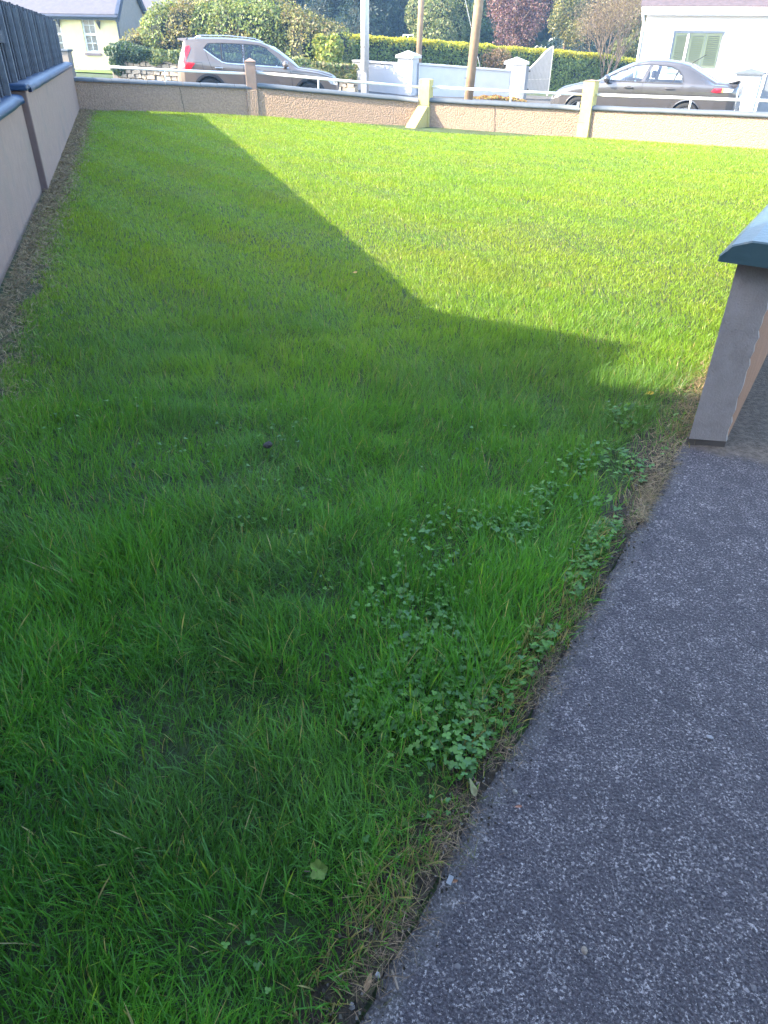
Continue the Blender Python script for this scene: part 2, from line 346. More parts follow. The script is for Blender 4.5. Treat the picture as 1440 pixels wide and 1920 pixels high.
# ------------------------------------------------------------------ unseen house, its outline shaped to cast the shade on the lawn (behind and left of the lens)
Tt = np.array([math.sin(SUN_AZ+PI), math.cos(SUN_AZ+PI)]); Un = np.array([Tt[1], -Tt[0]]); TE = math.tan(SUN_EL)
def unseen_neighbour_house():
    s0 = -5.0
    h = lambda px, py: (lambda q: (q[:2]@Un, (q[:2]@Tt-s0)*TE))(on_z(px, py))
    B, C, D, E = h(800, 577), h(1185, 645), h(1125, 725), h(1290, 740)
    W = lambda u, z, s=s0: (Tt[0]*s+Un[0]*u, Tt[1]*s+Un[1]*u, z)
    root = thing('unseen_house', W(-2, -0.3), 'pale rendered two-gabled house standing behind the fence, shading the lawn', 'house')
    o3 = np.array(W(-2, -0.3)); ext = np.array([-Tt[0]*6, -Tt[1]*6, 0])
    wing = [(B[0], -.3), (B[0], B[1]-.05), (C[0]-.02, C[1]-.05), (D[0]-.02, D[1]-.05), (D[0]-.02, -.3)]
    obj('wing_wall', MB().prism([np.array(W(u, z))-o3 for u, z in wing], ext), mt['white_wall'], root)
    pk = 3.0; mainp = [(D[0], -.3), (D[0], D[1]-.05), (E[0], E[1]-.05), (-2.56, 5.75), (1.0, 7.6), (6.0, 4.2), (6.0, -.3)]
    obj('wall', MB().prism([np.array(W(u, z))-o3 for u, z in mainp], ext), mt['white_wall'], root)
    def roof(name, pts):
        for (a, b) in zip(pts[:-1], pts[1:]):
            q = [np.array(W(a[0], a[1]-.045))-o3, np.array(W(b[0], b[1]-.045))-o3, np.array(W(b[0], b[1]))-o3, np.array(W(a[0], a[1]))-o3]
            obj(name, MB().prism(q, ext*1.02), mt['slate'], root)
    roof('roof', [B, C]); roof('roof', [C, D]); roof('roof', [D, E]); roof('roof', [E, (-2.56, 5.8), (1.0, 7.65), (6.2, 4.1)])
unseen_neighbour_house()
# the photographer's own house: unseen, its distance set to dim the near lawn
def unseen_own_house():
    root = thing('unseen_house', (1.0, -2.4, 0), 'tan rendered house front close behind the concrete path', 'house')
    obj('wall', box((-3.6, -6, -.2), (7.5, 0, 3.0)), mt['render_tan'], root)
    obj('roof', MB().prism([(-3.9, .40, 2.9), (-3.9, .40, 3.02), (-3.9, -3, 5.3), (-3.9, -6.4, 3.02), (-3.9, -6.4, 2.9)], (11.8, 0, 0)), mt['slate'], root)
unseen_own_house()

# ------------------------------------------------------------------ left boundary wall
def wall_prism(a, b, th, z0a, z0b, z1a, z1b, side):
    """upright wall from plan point a to b, thickness th towards side (unit normal)"""
    a = np.asarray(a, float); b = np.asarray(b, float); n = np.asarray(side, float)*th
    P = [(a[0],a[1],z0a),(b[0],b[1],z0b),(b[0]+n[0],b[1]+n[1],z0b),(a[0]+n[0],a[1]+n[1],z0a),
         (a[0],a[1],z1a),(b[0],b[1],z1b),(b[0]+n[0],b[1]+n[1],z1b),(a[0]+n[0],a[1]+n[1],z1a)]
    m = MB(); m.V = [tuple(map(float, p)) for p in P]; m.F = [(0,3,2,1),(4,5,6,7),(0,1,5,4),(1,2,6,5),(2,3,7,6),(3,0,4,7)]
    return m
def coping(a, b, th, za, zb, side, over=.04, h=.075, rnd=.035, n=6):
    """rounded-nose coping lying on a wall; the profile is swept from a to b"""
    a = np.asarray(a, float); b = np.asarray(b, float); sd = np.asarray(side, float)
    prof = [(-over, 0.0), (-over, h*.45), (-over+rnd*.35, h*.8), (-over+rnd, h), (th*.5, h+.012), (th+over-rnd, h), (th+over-rnd*.35, h*.8), (th+over, h*.45), (th+over, 0.0)]
    k = max(2, int(np.linalg.norm(b-a)/.5)); m = MB(); V = []; F = []
    for i in range(k+1):
        t = i/k; p = a+(b-a)*t; z = za+(zb-za)*t + .004*math.sin(i*2.3)
        for (o, q) in prof: V.append((p[0]+sd[0]*o, p[1]+sd[1]*o, z+q))
    c = len(prof)
    for i in range(k):
        for j in range(c): F.append((i*c+j, i*c+(j+1) % c, (i+1)*c+(j+1) % c, (i+1)*c+j))
    F += [tuple(range(c)), tuple(k*c+j for j in range(c))[::-1]]
    return m.add(V, F)
def left_wall():
    r = thing('boundary_wall', (0, 0, 0), 'tan rendered garden wall with blue coping running under the slatted fence', 'wall')
    sd = -LWN; sp = (lw(0)[1]*0); s_p = 4.52                                   # the pier stands 4.5 m along
    nz = lambda s: float(lawn_z(*lw(s)))
    near0 = -4.8
    obj('wall_panel', wall_prism(lw(near0, -.07), lw(s_p-.0, -.07), .2, -.3, -.3, .885, .875, sd), mt['render_tan'], r)
    obj('wall_panel', wall_prism(lw(s_p+.3), lw(S_END), .22, -.3, -.3, .955, .890, sd), mt['render_tan'], r)
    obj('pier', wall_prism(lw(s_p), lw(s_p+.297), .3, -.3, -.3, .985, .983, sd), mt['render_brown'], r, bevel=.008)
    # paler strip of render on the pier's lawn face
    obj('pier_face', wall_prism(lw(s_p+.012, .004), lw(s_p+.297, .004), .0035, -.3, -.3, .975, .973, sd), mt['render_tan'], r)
    tag(r.children[-1], label='pale rendered lawn-side face of the pier')
    obj('coping', coping(lw(near0, -.07), lw(s_p-.01, -.07), .2, .885, .875, sd), mt['cap_blue'], r, smooth=True)
    obj('coping', coping(lw(s_p+.28), lw(S_END+.1), .22, .957, .892, sd), mt['cap_blue'], r, smooth=True)
    obj('pier_cap', wall_prism(lw(s_p-.05, .03), lw(s_p+.27, .03), .42, .987, .987, 1.05, 1.045, sd), mt['cap_blue'], r, bevel=.015)
left_wall()
def slat_fence():
    a = -4.7; b = 14.95; off = -.165; sd = -LWN
    r = thing('slatted_fence', (*lw(a, off), 1.0), 'tall weathered dark fence of vertical boards standing on the left garden wall', 'fence')
    base = np.array([*lw(a, off), 1.0]); n = int((b-a)/.118); ang = math.atan2(LWD[1], LWD[0])
    mesh_f = meshdata('board', *[box((-.05, -.011, 0), (.05, .011, 1.0))[i] for i in (0, 1)], mt['board'])
    mesh_w = meshdata('back_board', *[box((-.07, -.009, 0), (.07, .009, 1.0))[i] for i in (0, 1)], mt['board'])
    for i in range(n):
        s = a+.06+i*.118; top = 1.845-.0040*(s-2)+random.uniform(-.010, .010); bot = .955 if s < 4.5 else 1.03-.006*(s-4.5)
        front = i % 2 == 0
        p = np.array([*lw(s, off-(0.0 if front else .024)), bot])-base
        o = link('board', mesh_f if front else mesh_w, r, p, (random.uniform(-.006, .006), random.uniform(-.008, .008), ang+random.uniform(-.02, .02)))
        o.scale = (1, 1, top-bot)
    mesh_b = meshdata('batten', *[box((-.028, -.045, 0), (.028, 0, 1.0))[i] for i in (0, 1)], mt['batten'])
    for s in (-4.4, -3.6, -2.8, -2.0, -1.2, -.4, .6, 1.5, 2.4, 3.25, 4.15, 5.05, 6.0, 6.72, 8.0, 8.85, 10.2, 11.0, 12.5, 13.4, 14.6):
        p = np.array([*lw(s, off+.012), (.962 if s < 4.5 else 1.032-.006*(s-4.5))])-base; o = link('batten', mesh_b, r, p, (0, 0, ang)); o.scale = (1, 1, 1.80-.004*s-p[2]-base[2])
    for zz in (1.12, 1.62):
        obj('rail', MB().prism([np.array([*lw(a, off-.022), zz])-base, np.array([*lw(a, off-.022), zz+.08])-base, np.array([*lw(a, off-.034), zz+.08])-base, np.array([*lw(a, off-.034), zz])-base],
            np.array([*(lw(b)-lw(a)), -.03])), mt['board'], r)
    for s in np.arange(a+.1, b, 1.93):
        obj('post', wall_prism(lw(s, off-.06)-base[:2], lw(s+.09, off-.06)-base[:2], .09, -.9, -.9, .82, .82, sd), mt['board'], r)
    # one cross rail shows on the lawn side near the pier
    obj('rail', MB().prism([np.array([*lw(a, off+.018), 1.42])-base, np.array([*lw(a, off+.018), 1.53])-base, np.array([*lw(a, off+.042), 1.53])-base, np.array([*lw(a, off+.042), 1.42])-base],
        np.array([*(lw(4.9)-lw(a)), 0])), mt['board'], r)
slat_fence()

# ------------------------------------------------------------------ front wall by the street, with piers and copings
def front_wall():
    r = thing('front_wall', (0, 0, 0), 'low pebble-dashed street wall with grey coping, square piers and a sloping buttress', 'wall')
    hs = [(.60, .57), (.60, .56), (.575, .56), (.575, .59)]
    m_p = [mt['dash']]*4
    for i in range(4):
        a, b = FW[i], FW[i+1]; d = (b-a)/np.linalg.norm(b-a); n = np.array([-d[1], d[0]])
        za, zb = float(lawn_z(*a)), float(lawn_z(*b))
        obj('wall_panel', wall_prism(a, b, .16, za-.5, zb-.5, za+hs[i][0], zb+hs[i][1], n), m_p[i], r)
        L = np.linalg.norm(b-a)
        if i == 0:
            k = 10
            for j in range(k):
                t0, t1 = (j+.012)/k, (j+.988)/k
                obj('coping_stone', coping(a+(b-a)*t0, a+(b-a)*t1, .16, za+hs[0][0]+(zb+hs[0][1]-za-hs[0][0])*t0+.002*(j % 3), za+hs[0][0]+(zb+hs[0][1]-za-hs[0][0])*t1+.002*(j % 3), n, .045, .07), mt['cap_grey'], r)
        else:
            e = .14/L
            obj('coping', coping(a+(b-a)*e, b-(b-a)*e, .16, za+hs[i][0]+.001, zb+hs[i][1]+.001, n, .05, .085), mt['cap_grey'], r, smooth=True)
        # a dirty vertical joint in each panel
        for t in ([.585] if i == 0 else [.46] if i == 2 else []):
            p = a+(b-a)*t; z = za+(zb-za)*t
            pts = [np.array([p[0]-n[0]*.002+d[0]*o, p[1]-n[1]*.002+d[1]*o, z+zz]) for zz, o in ((.55, -.03), (.42, -.01), (.3, -.012), (.16, .012), (.0, .02))]
            obj('joint', MB().tube(pts, .008, 5), mt['crack'], r)
    def pier(P, d, w, dep, z0, zh, zt, low, upm, name='pier', peak=.0):
        n = np.array([-d[1], d[0]]); q = lambda u, v, z: (P[0]+d[0]*u+n[0]*v, P[1]+d[1]*u+n[1]*v, z)
        def blk(z0, z1, m, nm, g=0.0):
            mb = MB().prism([q(-w/2-g, -.045-g, z0), q(w/2+g, -.045-g, z0), q(w/2+g, dep+g, z0), q(-w/2-g, dep+g, z0)], (0, 0, z1-z0))
            return obj(nm, mb, m, r, bevel=.012)
        blk(z0, zh, low, 'pier', .006); blk(zh+.0005, zt, upm, 'pier_top')
        if peak:
            mb = MB(); c = q(0, dep/2-.02, zt+peak); B = [q(-w/2-.015, -.06, zt+.002), q(w/2+.015, -.06, zt+.002), q(w/2+.015, dep+.015, zt+.002), q(-w/2-.015, dep+.015, zt+.002)]
            mb.add(B+[c], [(3,2,1,0), (0,1,4), (1,2,4), (2,3,4), (3,0,4)]); obj('pier_cap', mb, mt['render_tan'], r)
    d1 = FW[2]-FW[0]; d1 /= np.linalg.norm(d1); z1 = float(lawn_z(*FW[1])); pier(FW[1], d1, .25, .24, z1-.4, z1+.56, z1+1.14, mt['dash'], mt['render_tan'], peak=.075)
    d2 = FW[3]-FW[1]; d2 /= np.linalg.norm(d2); d2 = np.array([math.cos(-.45), math.sin(-.45)]); z2 = float(lawn_z(*FW[2])); pier(FW[2]+np.array([.02,-.02]), d2, .28, .22, z2-.4, z2+.50, z2+1.06, mt['render_cream'], mt['render_cream'])
    d3 = np.array([math.cos(-.62), math.sin(-.62)]); z3 = float(lawn_z(*FW[3])); pier(FW[3]+np.array([.02,-.04]), d3, .28, .22, z3-.4, z3+.30, z3+1.17, mt['render_cream'], mt['render_cream'], peak=.03)
    # sloping buttress against the middle pier
    n2 = np.array([-d2[1], d2[0]]); P = FW[2]+np.array([.02, -.02])-n2*.055; q = lambda u, v, z: np.array([P[0]+d2[0]*u-n2[0]*v-d2[0]*.0, P[1]+d2[1]*u-n2[1]*v, z])
    sl_ = lambda u, v, z: q(u, v, z)
    mb = MB(); w = .145
    A = [q(-w-.002, 0, z2-.3), q(w-.02, 0, z2-.3), q(w-.02, 0, z2+.50), q(-w-.002, 0, z2+.50), q(-w-.09, .62, z2-.3), q(w-.10, .62, z2-.3), q(w-.10, .62, z2+.01), q(-w-.09, .62, z2+.01)]
    mb.add(A, [(0,1,2,3), (4,7,6,5), (3,2,6,7), (1,5,6,2), (0,3,7,4), (0,4,5,1)]); obj('buttress', mb, mt['render_cream'], r, bevel=.01)
    # white tubular railings on the coping, one per bay
    names = ['white tube railing on the shaded bay of wall by the left corner', 'white tube railing on the wall bay left of the buttressed pier, below the silver SUV', 'white tube railing on the wall bay between the buttressed pier and the right-hand pier', 'white tube railing on the wall bay right of the right-hand pier, crossing the grey saloon']
    for i in range(4):
        a, b = FW[i], FW[i+1]; d = (b-a)/np.linalg.norm(b-a); n = np.array([-d[1], d[0]]); L = np.linalg.norm(b-a)
        za, zb = float(lawn_z(*a))+hs[i][0]+.09, float(lawn_z(*b))+hs[i][1]+.09
        rr = thing('metal_railing', (*(a+n*.09), za), names[i], 'railing', 'white tube railings along the street wall')
        o3 = np.array([*(a+n*.09), za]); up = [.225, .23, .235, .225][i]
        Pt = lambda t, z: np.array([*(a+(b-a)*t+n*.09), za+(zb-za)*t+z])-o3
        obj('rail', MB().tube([Pt(.02 if i == 0 else .03, up), Pt(.5, up-.01), Pt(.97, up)], .029, 8), mt['white_metal'], rr, smooth=True)
        for t in ({0: [.505], 1: [.385], 2: [.545], 3: [.345, .8]}[i]):
            obj('post', MB().tube([Pt(t, -.03), Pt(t, up-.01)], .020, 8), mt['white_metal'], rr, smooth=True)
            obj('base_plate', MB().tube([Pt(t, -.016), Pt(t, -.004)], .045, 8), mt['white_metal'], rr)
front_wall()

# ------------------------------------------------------------------ right wall beside the path
def right_wall():
    r = thing('boundary_wall', (*RW0, 0), 'grey-fronted garden wall end with dark glossy coping beside the concrete path', 'wall')
    d = RWD; o3 = np.array([*RW0, 0]); e0 = np.array([0, 0]); e1 = np.array([1.502, 2.807])-RW0
    L = 14.3; n = np.array([RWD[1], -RWD[0]])
    def base(t, s): return (e0 if t == 0 else e1)+d*s
    h = .80; hz = lambda s: h+float(lawn_z(*(RW0+d*s)))*.9
    ss = np.linspace(.012, L, 12); V = []; F = []
    for s in ss:
        for t in (0, 1):
            p = base(t, s); V += [(*p, -.6 if s > 1 else -.1), (*p, hz(s))]
    for i in range(len(ss)-1):
        a, b = i*4, i*4+4
        F += [(a, a+1, b+1, b), (a+3, a+2, b+2, b+3), (a+1, a+3, b+3, b+1)]
    F += [(0, 2, 3, 1)]
    obj('wall_panel', (V, F), mt['render_orange'], r)
    # grey painted end face, its paint edge ragged, standing on a dark foot
    k = 26; V = []; F = []
    for i in range(k+1):
        z = .035+(h-.037)*i/k; jl = random.uniform(-.001, .001); jr = random.uniform(-.005, .006)
        ed = (e1-e0)/np.linalg.norm(e1-e0); pl = e0-d*.004+ed*(jl-.003); pr = e1-d*.004+ed*(jr+.002); V += [(*(pl+d*.02), z), (*pl, z), (*pr, z), (*(pr+d*.02+n*.001), z)]
    for i in range(k):
        for j in range(3): F.append((i*4+j, i*4+j+1, i*4+j+5, i*4+j+4))
    F += [(0,3,2,1), (k*4, k*4+1, k*4+2, k*4+3)]
    obj('end_face', (V, F), mt['render_grey'], r)
    q = [(*(e0-d*.002-n*.012), .0), (*(e1-d*.002+n*.006), .0), (*(e1+d*.01+n*.006), .0), (*(e0+d*.01-n*.012), .0)]
    obj('foot', MB().prism(q, (0, 0, .034)), mt['crack'], r)
    # coping: bevelled both sides, overhanging the end
    prof = [(-.07, 0.0), (-.07, .022), (-.035, .064), (.03, .088), (.13, .088), (.19, .064), (.225, .022), (.225, 0.0)]
    V = []; F = []; ss = np.concatenate([[-.055, -.05], np.linspace(.4, L, 12)]); c = len(prof)
    for k, s in enumerate(ss):
        for (o, z) in prof:
            oo = o if k else (o*.96+.003); p = d*s+n*oo; V.append((*p, hz(max(s, 0))+.002+z*(1 if k else .93)))
    for i in range(len(ss)-1):
        for j in range(c): F.append((i*c+j, i*c+(j+1) % c, (i+1)*c+(j+1) % c, (i+1)*c+j))
    F += [tuple(range(c)), tuple((len(ss)-1)*c+j for j in range(c))[::-1]]
    obj('coping', (V, F), mt['cap_teal'], r)
right_wall()
# ------------------------------------------------------------------ foliage
def leaves(P, N, size, cols, aspect=.6, rs=None):
    rs = rs or rng; n = len(P)
    N = N/(np.linalg.norm(N, axis=1, keepdims=True)+1e-9)
    a = rs.normal(size=(n, 3)); a -= N*(a*N).sum(1, keepdims=True); a /= np.linalg.norm(a, axis=1, keepdims=True)+1e-9
    b = np.cross(N, a); s = np.asarray(size).reshape(-1, 1)
    fold = N*s*.18
    V = np.stack([P-a*s, P+b*s*aspect+fold, P+a*s, P-b*s*aspect+fold], 1).reshape(-1, 3)
    I = np.arange(n)*4; F = np.concatenate([np.stack([I, I+1, I+2], 1), np.stack([I, I+2, I+3], 1)])
    return V, F, np.repeat(cols, 4, 0)
def pal(cols, n, rs=None, w=None, jit=.18):
    rs = rs or rng; cols = np.array(cols); k = rs.choice(len(cols), n, p=w)
    return cols[k]*(1+rs.uniform(-jit, jit, (n, 1)))
def blobs(n, ells, shell=.55, rs=None):
    """points in the outer shell of a set of ellipsoids (cx,cy,cz,rx,ry,rz)"""
    rs = rs or rng; E = np.array(ells, float); vol = (E[:, 3]*E[:, 4]*E[:, 5])**(2/3.); k = rs.choice(len(E), n, p=vol/vol.sum())
    d = rs.normal(size=(n, 3)); d /= np.linalg.norm(d, axis=1, keepdims=True)
    r = shell+(1.06-shell)*rs.random((n, 1))**.6
    return E[k, :3]+d*r*E[k, 3:6], d
def cloud_obj(name, parent, P, N, size, cols, o3, aspect=.6):
    V, F, C = leaves(P-o3, N+rng.normal(size=N.shape)*.8, size, cols, aspect)
    return obj(name, (V, F), mt['leaf'], parent, col=C)
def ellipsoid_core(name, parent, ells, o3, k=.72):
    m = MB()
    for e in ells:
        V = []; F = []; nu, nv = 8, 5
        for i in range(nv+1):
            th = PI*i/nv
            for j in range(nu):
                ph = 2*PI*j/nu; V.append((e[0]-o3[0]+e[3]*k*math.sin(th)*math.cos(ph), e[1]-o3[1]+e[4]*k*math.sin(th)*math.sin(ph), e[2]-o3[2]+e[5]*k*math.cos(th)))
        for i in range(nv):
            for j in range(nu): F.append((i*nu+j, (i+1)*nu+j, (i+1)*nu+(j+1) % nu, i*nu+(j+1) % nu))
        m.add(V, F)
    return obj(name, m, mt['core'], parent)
def limbs(base, top, r0, n=5, spread=1.0, seed=1):
    R = random.Random(seed); m = MB(); base = np.asarray(base, float); top = np.asarray(top, float)
    mid = base+(top-base)*.5+np.array([R.uniform(-.1, .1), R.uniform(-.1, .1), 0])
    m.tube([base, base+(mid-base)*.5, mid, top], [r0*1.15, r0*.9, r0*.7, r0*.2], 8)
    for i in range(n):
        t = .35+.5*i/n; p = base+(top-base)*t; a = R.uniform(0, 2*PI); L = spread*R.uniform(.6, 1)
        q = p+np.array([math.cos(a)*L, math.sin(a)*L, L*.8]); m.tube([p, (p+q)/2+np.array([0, 0, -.05*L]), q], [r0*.45, r0*.3, r0*.1], 6)
    return m
def blob_tree(name, label, cat, base, ells, n, size, cols, r0=.15, group=None, shell=.55, jit=.2, core=True, aspect=.6, w=None):
    base = np.asarray(base, float); r = thing(name, base, label, cat, group)
    top = np.array([np.mean([e[0] for e in ells]), np.mean([e[1] for e in ells]), max(e[2] for e in ells)])
    t = limbs((0, 0, -.1), top-base, r0, 6, 1.0, int(abs(base[0]*31+base[1]*7)) % 997); obj('trunk', t, mt['bark'], r, smooth=True)
    P, N = blobs(n, ells, shell); C = pal(cols, n, w=w, jit=jit)
    C *= (.75+.5*vn(P[:, 0]*1.3+P[:, 2], P[:, 1]+P[:, 2]*1.7, .7, 21))[:, None]
    cloud_obj('crown', r, P, N, rng.uniform(.6, 1.25, n)*size, C, base, aspect)
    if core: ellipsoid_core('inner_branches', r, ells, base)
    return r
def hedge_box(r, a, b, dep, za, zb, ha, hb, o3, n, size, sunlit_top_cols, shaded_side_cols, wob=.08, ripple=1.2):
    """clipped hedge from a to b in plan (near face), leaves on its faces and a solid dark core"""
    a = np.asarray(a, float); b = np.asarray(b, float); d = b-a; L = np.linalg.norm(d); d /= L; nn = np.array([-d[1], d[0]])
    areas = np.array([L*(ha+hb)/2, L*dep, L*(ha+hb)/2*.5, dep*ha, dep*hb]); k = rng.choice(5, n, p=areas/areas.sum()); u = rng.random(n); v = rng.random(n)
    t = np.where(k < 3, u, np.where(k == 3, 0, 1.)); w = np.where(k == 0, 0, np.where(k == 1, v, np.where(k == 2, 1., u)))
    hh = ha+(hb-ha)*t; z0 = za+(zb-za)*t; z = np.where(k == 1, 1., np.where(k < 3, v, v))
    bump = (vn(t*L, z*hh*1.5+w*3, .5, 31)-.5)*2*wob+(vn(t*L, z*3, ripple, 32)-.5)*wob
    depn = rng.random(n)**2*.16
    hx = a[0]+d[0]*t*L+nn[0]*w*dep; hy = a[1]+d[1]*t*L+nn[1]*w*dep
    nx = np.where(k == 0, -nn[0], np.where(k == 2, nn[0], np.where(k == 3, -d[0], np.where(k == 4, d[0], 0)))); ny = np.where(k == 0, -nn[1], np.where(k == 2, nn[1], np.where(k == 3, -d[1], np.where(k == 4, d[1], 0)))); nz = np.where(k == 1, 1., 0)
    N = np.stack([nx, ny, nz], 1).astype(float); edge = np.maximum(0, z-.85)*1.2*(k != 1)
    P = np.stack([hx, hy, z0+z*hh], 1)+N*(bump-depn-edge*.3)[:, None]
    C = np.where((k == 1)[:, None] | (rng.random(n)[:, None] < np.maximum(0, (z-.8)/.2)[:, None]*.9), pal(sunlit_top_cols, n), pal(shaded_side_cols, n))
    cloud_obj('foliage', r, P, N+np.array([0, 0, .35]), rng.uniform(.6, 1.3, n)*size, C, o3)
    q = lambda t_, w_, z_: np.array([*(a+d*t_*L+nn*w_), z_])-o3
    i = .14
    m = MB(); m.V = [tuple(q(t_, w_, (za if t_ == 0 else zb)+zz*((ha if t_ == 0 else hb)-i))) for zz in (0, 1) for (t_, w_) in ((.005, i), (.995, i), (.995, dep-i), (.005, dep-i))]
    m.V = [tuple(q({0: .006, 1: .994}[int(round(t_))], w_, (za if t_ == 0 else zb)+(zz*((ha if t_ == 0 else hb)-i)))) for zz in (0, 1) for (t_, w_) in ((0, i), (1, i), (1, dep-i), (0, dep-i))]
    m.F = [(0,3,2,1), (4,5,6,7), (0,1,5,4), (1,2,6,5), (2,3,7,6), (3,0,4,7)]; obj('inner_branches', m, mt['core'], r)

# ------------------------------------------------------------------ poles
def pole_at(name, px, py, zc, zg, r0, r1, tilt, hgt, m, label, cat, group=None):
    P = at(px, py, zc); P[2] = zg; r = thing(name, P, label, cat, group)
    obj('shaft', MB().tube([(0, 0, -.3), (tilt*.33, 0, hgt/3), (tilt*.66, 0, hgt*2/3), (tilt, 0, hgt)], [r0, r0*.93+r1*.07, (r0+r1)/2, r1], 14), m, r, smooth=True)
    return r, P
def poles():
    zg = lambda P: float(out_z(P[0]))+.05
    P = at(684, 168, 19.3); r, P = pole_at('lamp_post', 684, 168, 19.3, zg(P), .112, .09, .03, 7.0, mt['galv'], 'grey galvanised lamp post standing behind the street wall near the SUV bonnet', 'lamp post')
    for z in (1.52, 1.535): obj('strap', MB().tube([(0, 0, z), (0, 0, z+.008)], .112, 14), mt['crack'], r)
    obj('door_panel', box((-.05, -.122, .35), (.05, -.09, .95)), mt['galv'], r)
    obj('lamp_arm', MB().tube([(.03, 0, 6.95), (.2, -.1, 7.3), (.9, -.6, 7.5)], .035, 8), mt['galv'], r); obj('lamp_head', box((.75, -.95, 7.42), (1.1, -.5, 7.56)), mt['galv'], r, bevel=.03)
    P = at(876, 186, 19.6); r, P = pole_at('utility_pole', 876, 186, 19.6, zg(P), .122, .10, .42, 8.0, mt['pole_wood'], 'thick near wooden utility pole leaning right, behind the street wall', 'utility pole', 'wooden utility poles')
    obj('crossarm', box((-.5, -.06, 7.6), (1.3, .04, 7.72)), mt['pole_wood'], r)
    for x in (-.4, 1.2): obj('insulator', MB().tube([(x, 0, 7.72), (x, 0, 7.86)], [.04, .025], 8), mt['white_metal'], r)
    for z in (1.75, 2.1, 2.6, .95): obj('peg', MB().tube([(z*.05-.1, -.02, z), (z*.05-.16, -.08, z)], .008, 5), mt['crack'], r)
    P = at(784, 126, 31.0); P2 = P.copy(); z2 = float(out_z(P[0])); r, P = pole_at('utility_pole', 784, 126, 31.0, z2, .125, .10, .12, 8.5, mt['pole_wood'], 'thinner far wooden utility pole rising behind the white pier and clipped hedge', 'utility pole', 'wooden utility poles')
    obj('crossarm', box((-.8, -.06, 8.0), (1.0, .04, 8.12)), mt['pole_wood'], r)
    e = at(912, 165, 30.2)-P; e[2] = -.1; obj('stay_wire', MB().tube([(.12, 0, 8.3), e], .008, 5), mt['wire'], r)
poles()

# ------------------------------------------------------------------ white wall, gate piers and gate across the street
def white_wall():
    A = at(779, 180, 27.6)[:2]; B = at(952, 186, 28.4)[:2]
    Ae = at(688, 178, 28.6)[:2]
    zg = float(out_z(A[0])); zg2 = float(out_z(B[0]))
    r = thing('white_wall', (*A, zg), 'white painted roadside wall with a capped pier at either end and grey-shaded front', 'wall'); o3 = np.array([*A, zg])
    d = (B-A)/np.linalg.norm(B-A); n = np.array([-d[1], d[0]])
    W = lambda P, z: np.array([*P, z])-o3
    def wp(nm, a, b, th, h0, h1, m=mt['white_wall']):
        o = obj(nm, wall_prism(a-o3[:2], b-o3[:2], th, -.5, -.5, h0, h1, np.array([-(b-a)[1], (b-a)[0]])/np.linalg.norm(b-a)), m, r); return o
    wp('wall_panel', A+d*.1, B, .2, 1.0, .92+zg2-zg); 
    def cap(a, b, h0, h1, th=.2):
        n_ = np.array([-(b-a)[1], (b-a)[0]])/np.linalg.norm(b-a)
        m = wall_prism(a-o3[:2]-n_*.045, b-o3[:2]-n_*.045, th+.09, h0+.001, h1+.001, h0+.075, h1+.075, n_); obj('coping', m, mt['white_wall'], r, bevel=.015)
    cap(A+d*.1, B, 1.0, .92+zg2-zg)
    # wing walls stepping back to the field wall on the left
    fl = np.array([math.cos(-.62), math.sin(-.62)])      # the lit faces look left towards the sun
    pw = .66; P0 = A-fl*(pw*.5)
    def pier(c, h, nm):
        nn = np.array([-fl[1], fl[0]]); q = lambda u, v, z: np.array([*(c+fl*u+nn*v), z])-np.array([0, 0, 0])-np.array([*o3[:2], 0])
        s = pw/2
        obj(nm, MB().prism([q(-s, -.2, -.5), q(s, -.2, -.5), q(s, .25, -.5), q(-s, .25, -.5)], (0, 0, h+.5)), mt['white_wall'], r, bevel=.01)
        g = .07; mb = MB(); lo = [q(-s-g, -.2-g, h+.001), q(s+g, -.2-g, h+.001), q(s+g, .25+g, h+.001), q(-s-g, .25+g, h+.001)]; hi = [v+np.array([0, 0, .09]) for v in lo]; ap = q(0, .02, h+.25)
        mb.add(lo+hi+[ap], [(3,2,1,0), (0,1,5,4), (1,2,6,5), (2,3,7,6), (3,0,4,7), (4,5,8), (5,6,8), (6,7,8), (7,4,8)]); obj('pier_cap', mb, mt['white_wall'], r)
    pier(A+np.array([-.32, .12]), 1.22, 'pier')
    pier(B+np.array([.22, .1]), 1.17+zg2-zg, 'pier')
    # lower wing: lit face, then a shaded return, to the left of the pier
    w0 = A+np.array([-.62, .25]); w1 = w0-fl*.78
    wp('wing_wall', w1, w0, .18, 1.0, 1.0); cap(w1, w0, 1.0, 1.0, .18)
    w2 = w1+np.array([-.80, .72]); w2b = w2+np.array([-.35, .1])
    wp('wing_wall', w2, w1, .18, 1.02, 1.0); cap(w2, w1, 1.02, 1.0, .18)
    w3 = w2-fl*.55; wp('wing_wall', w3, w2, .18, 1.03, 1.03); cap(w3, w2, 1.03, 1.03, .18)
    return B, zg2
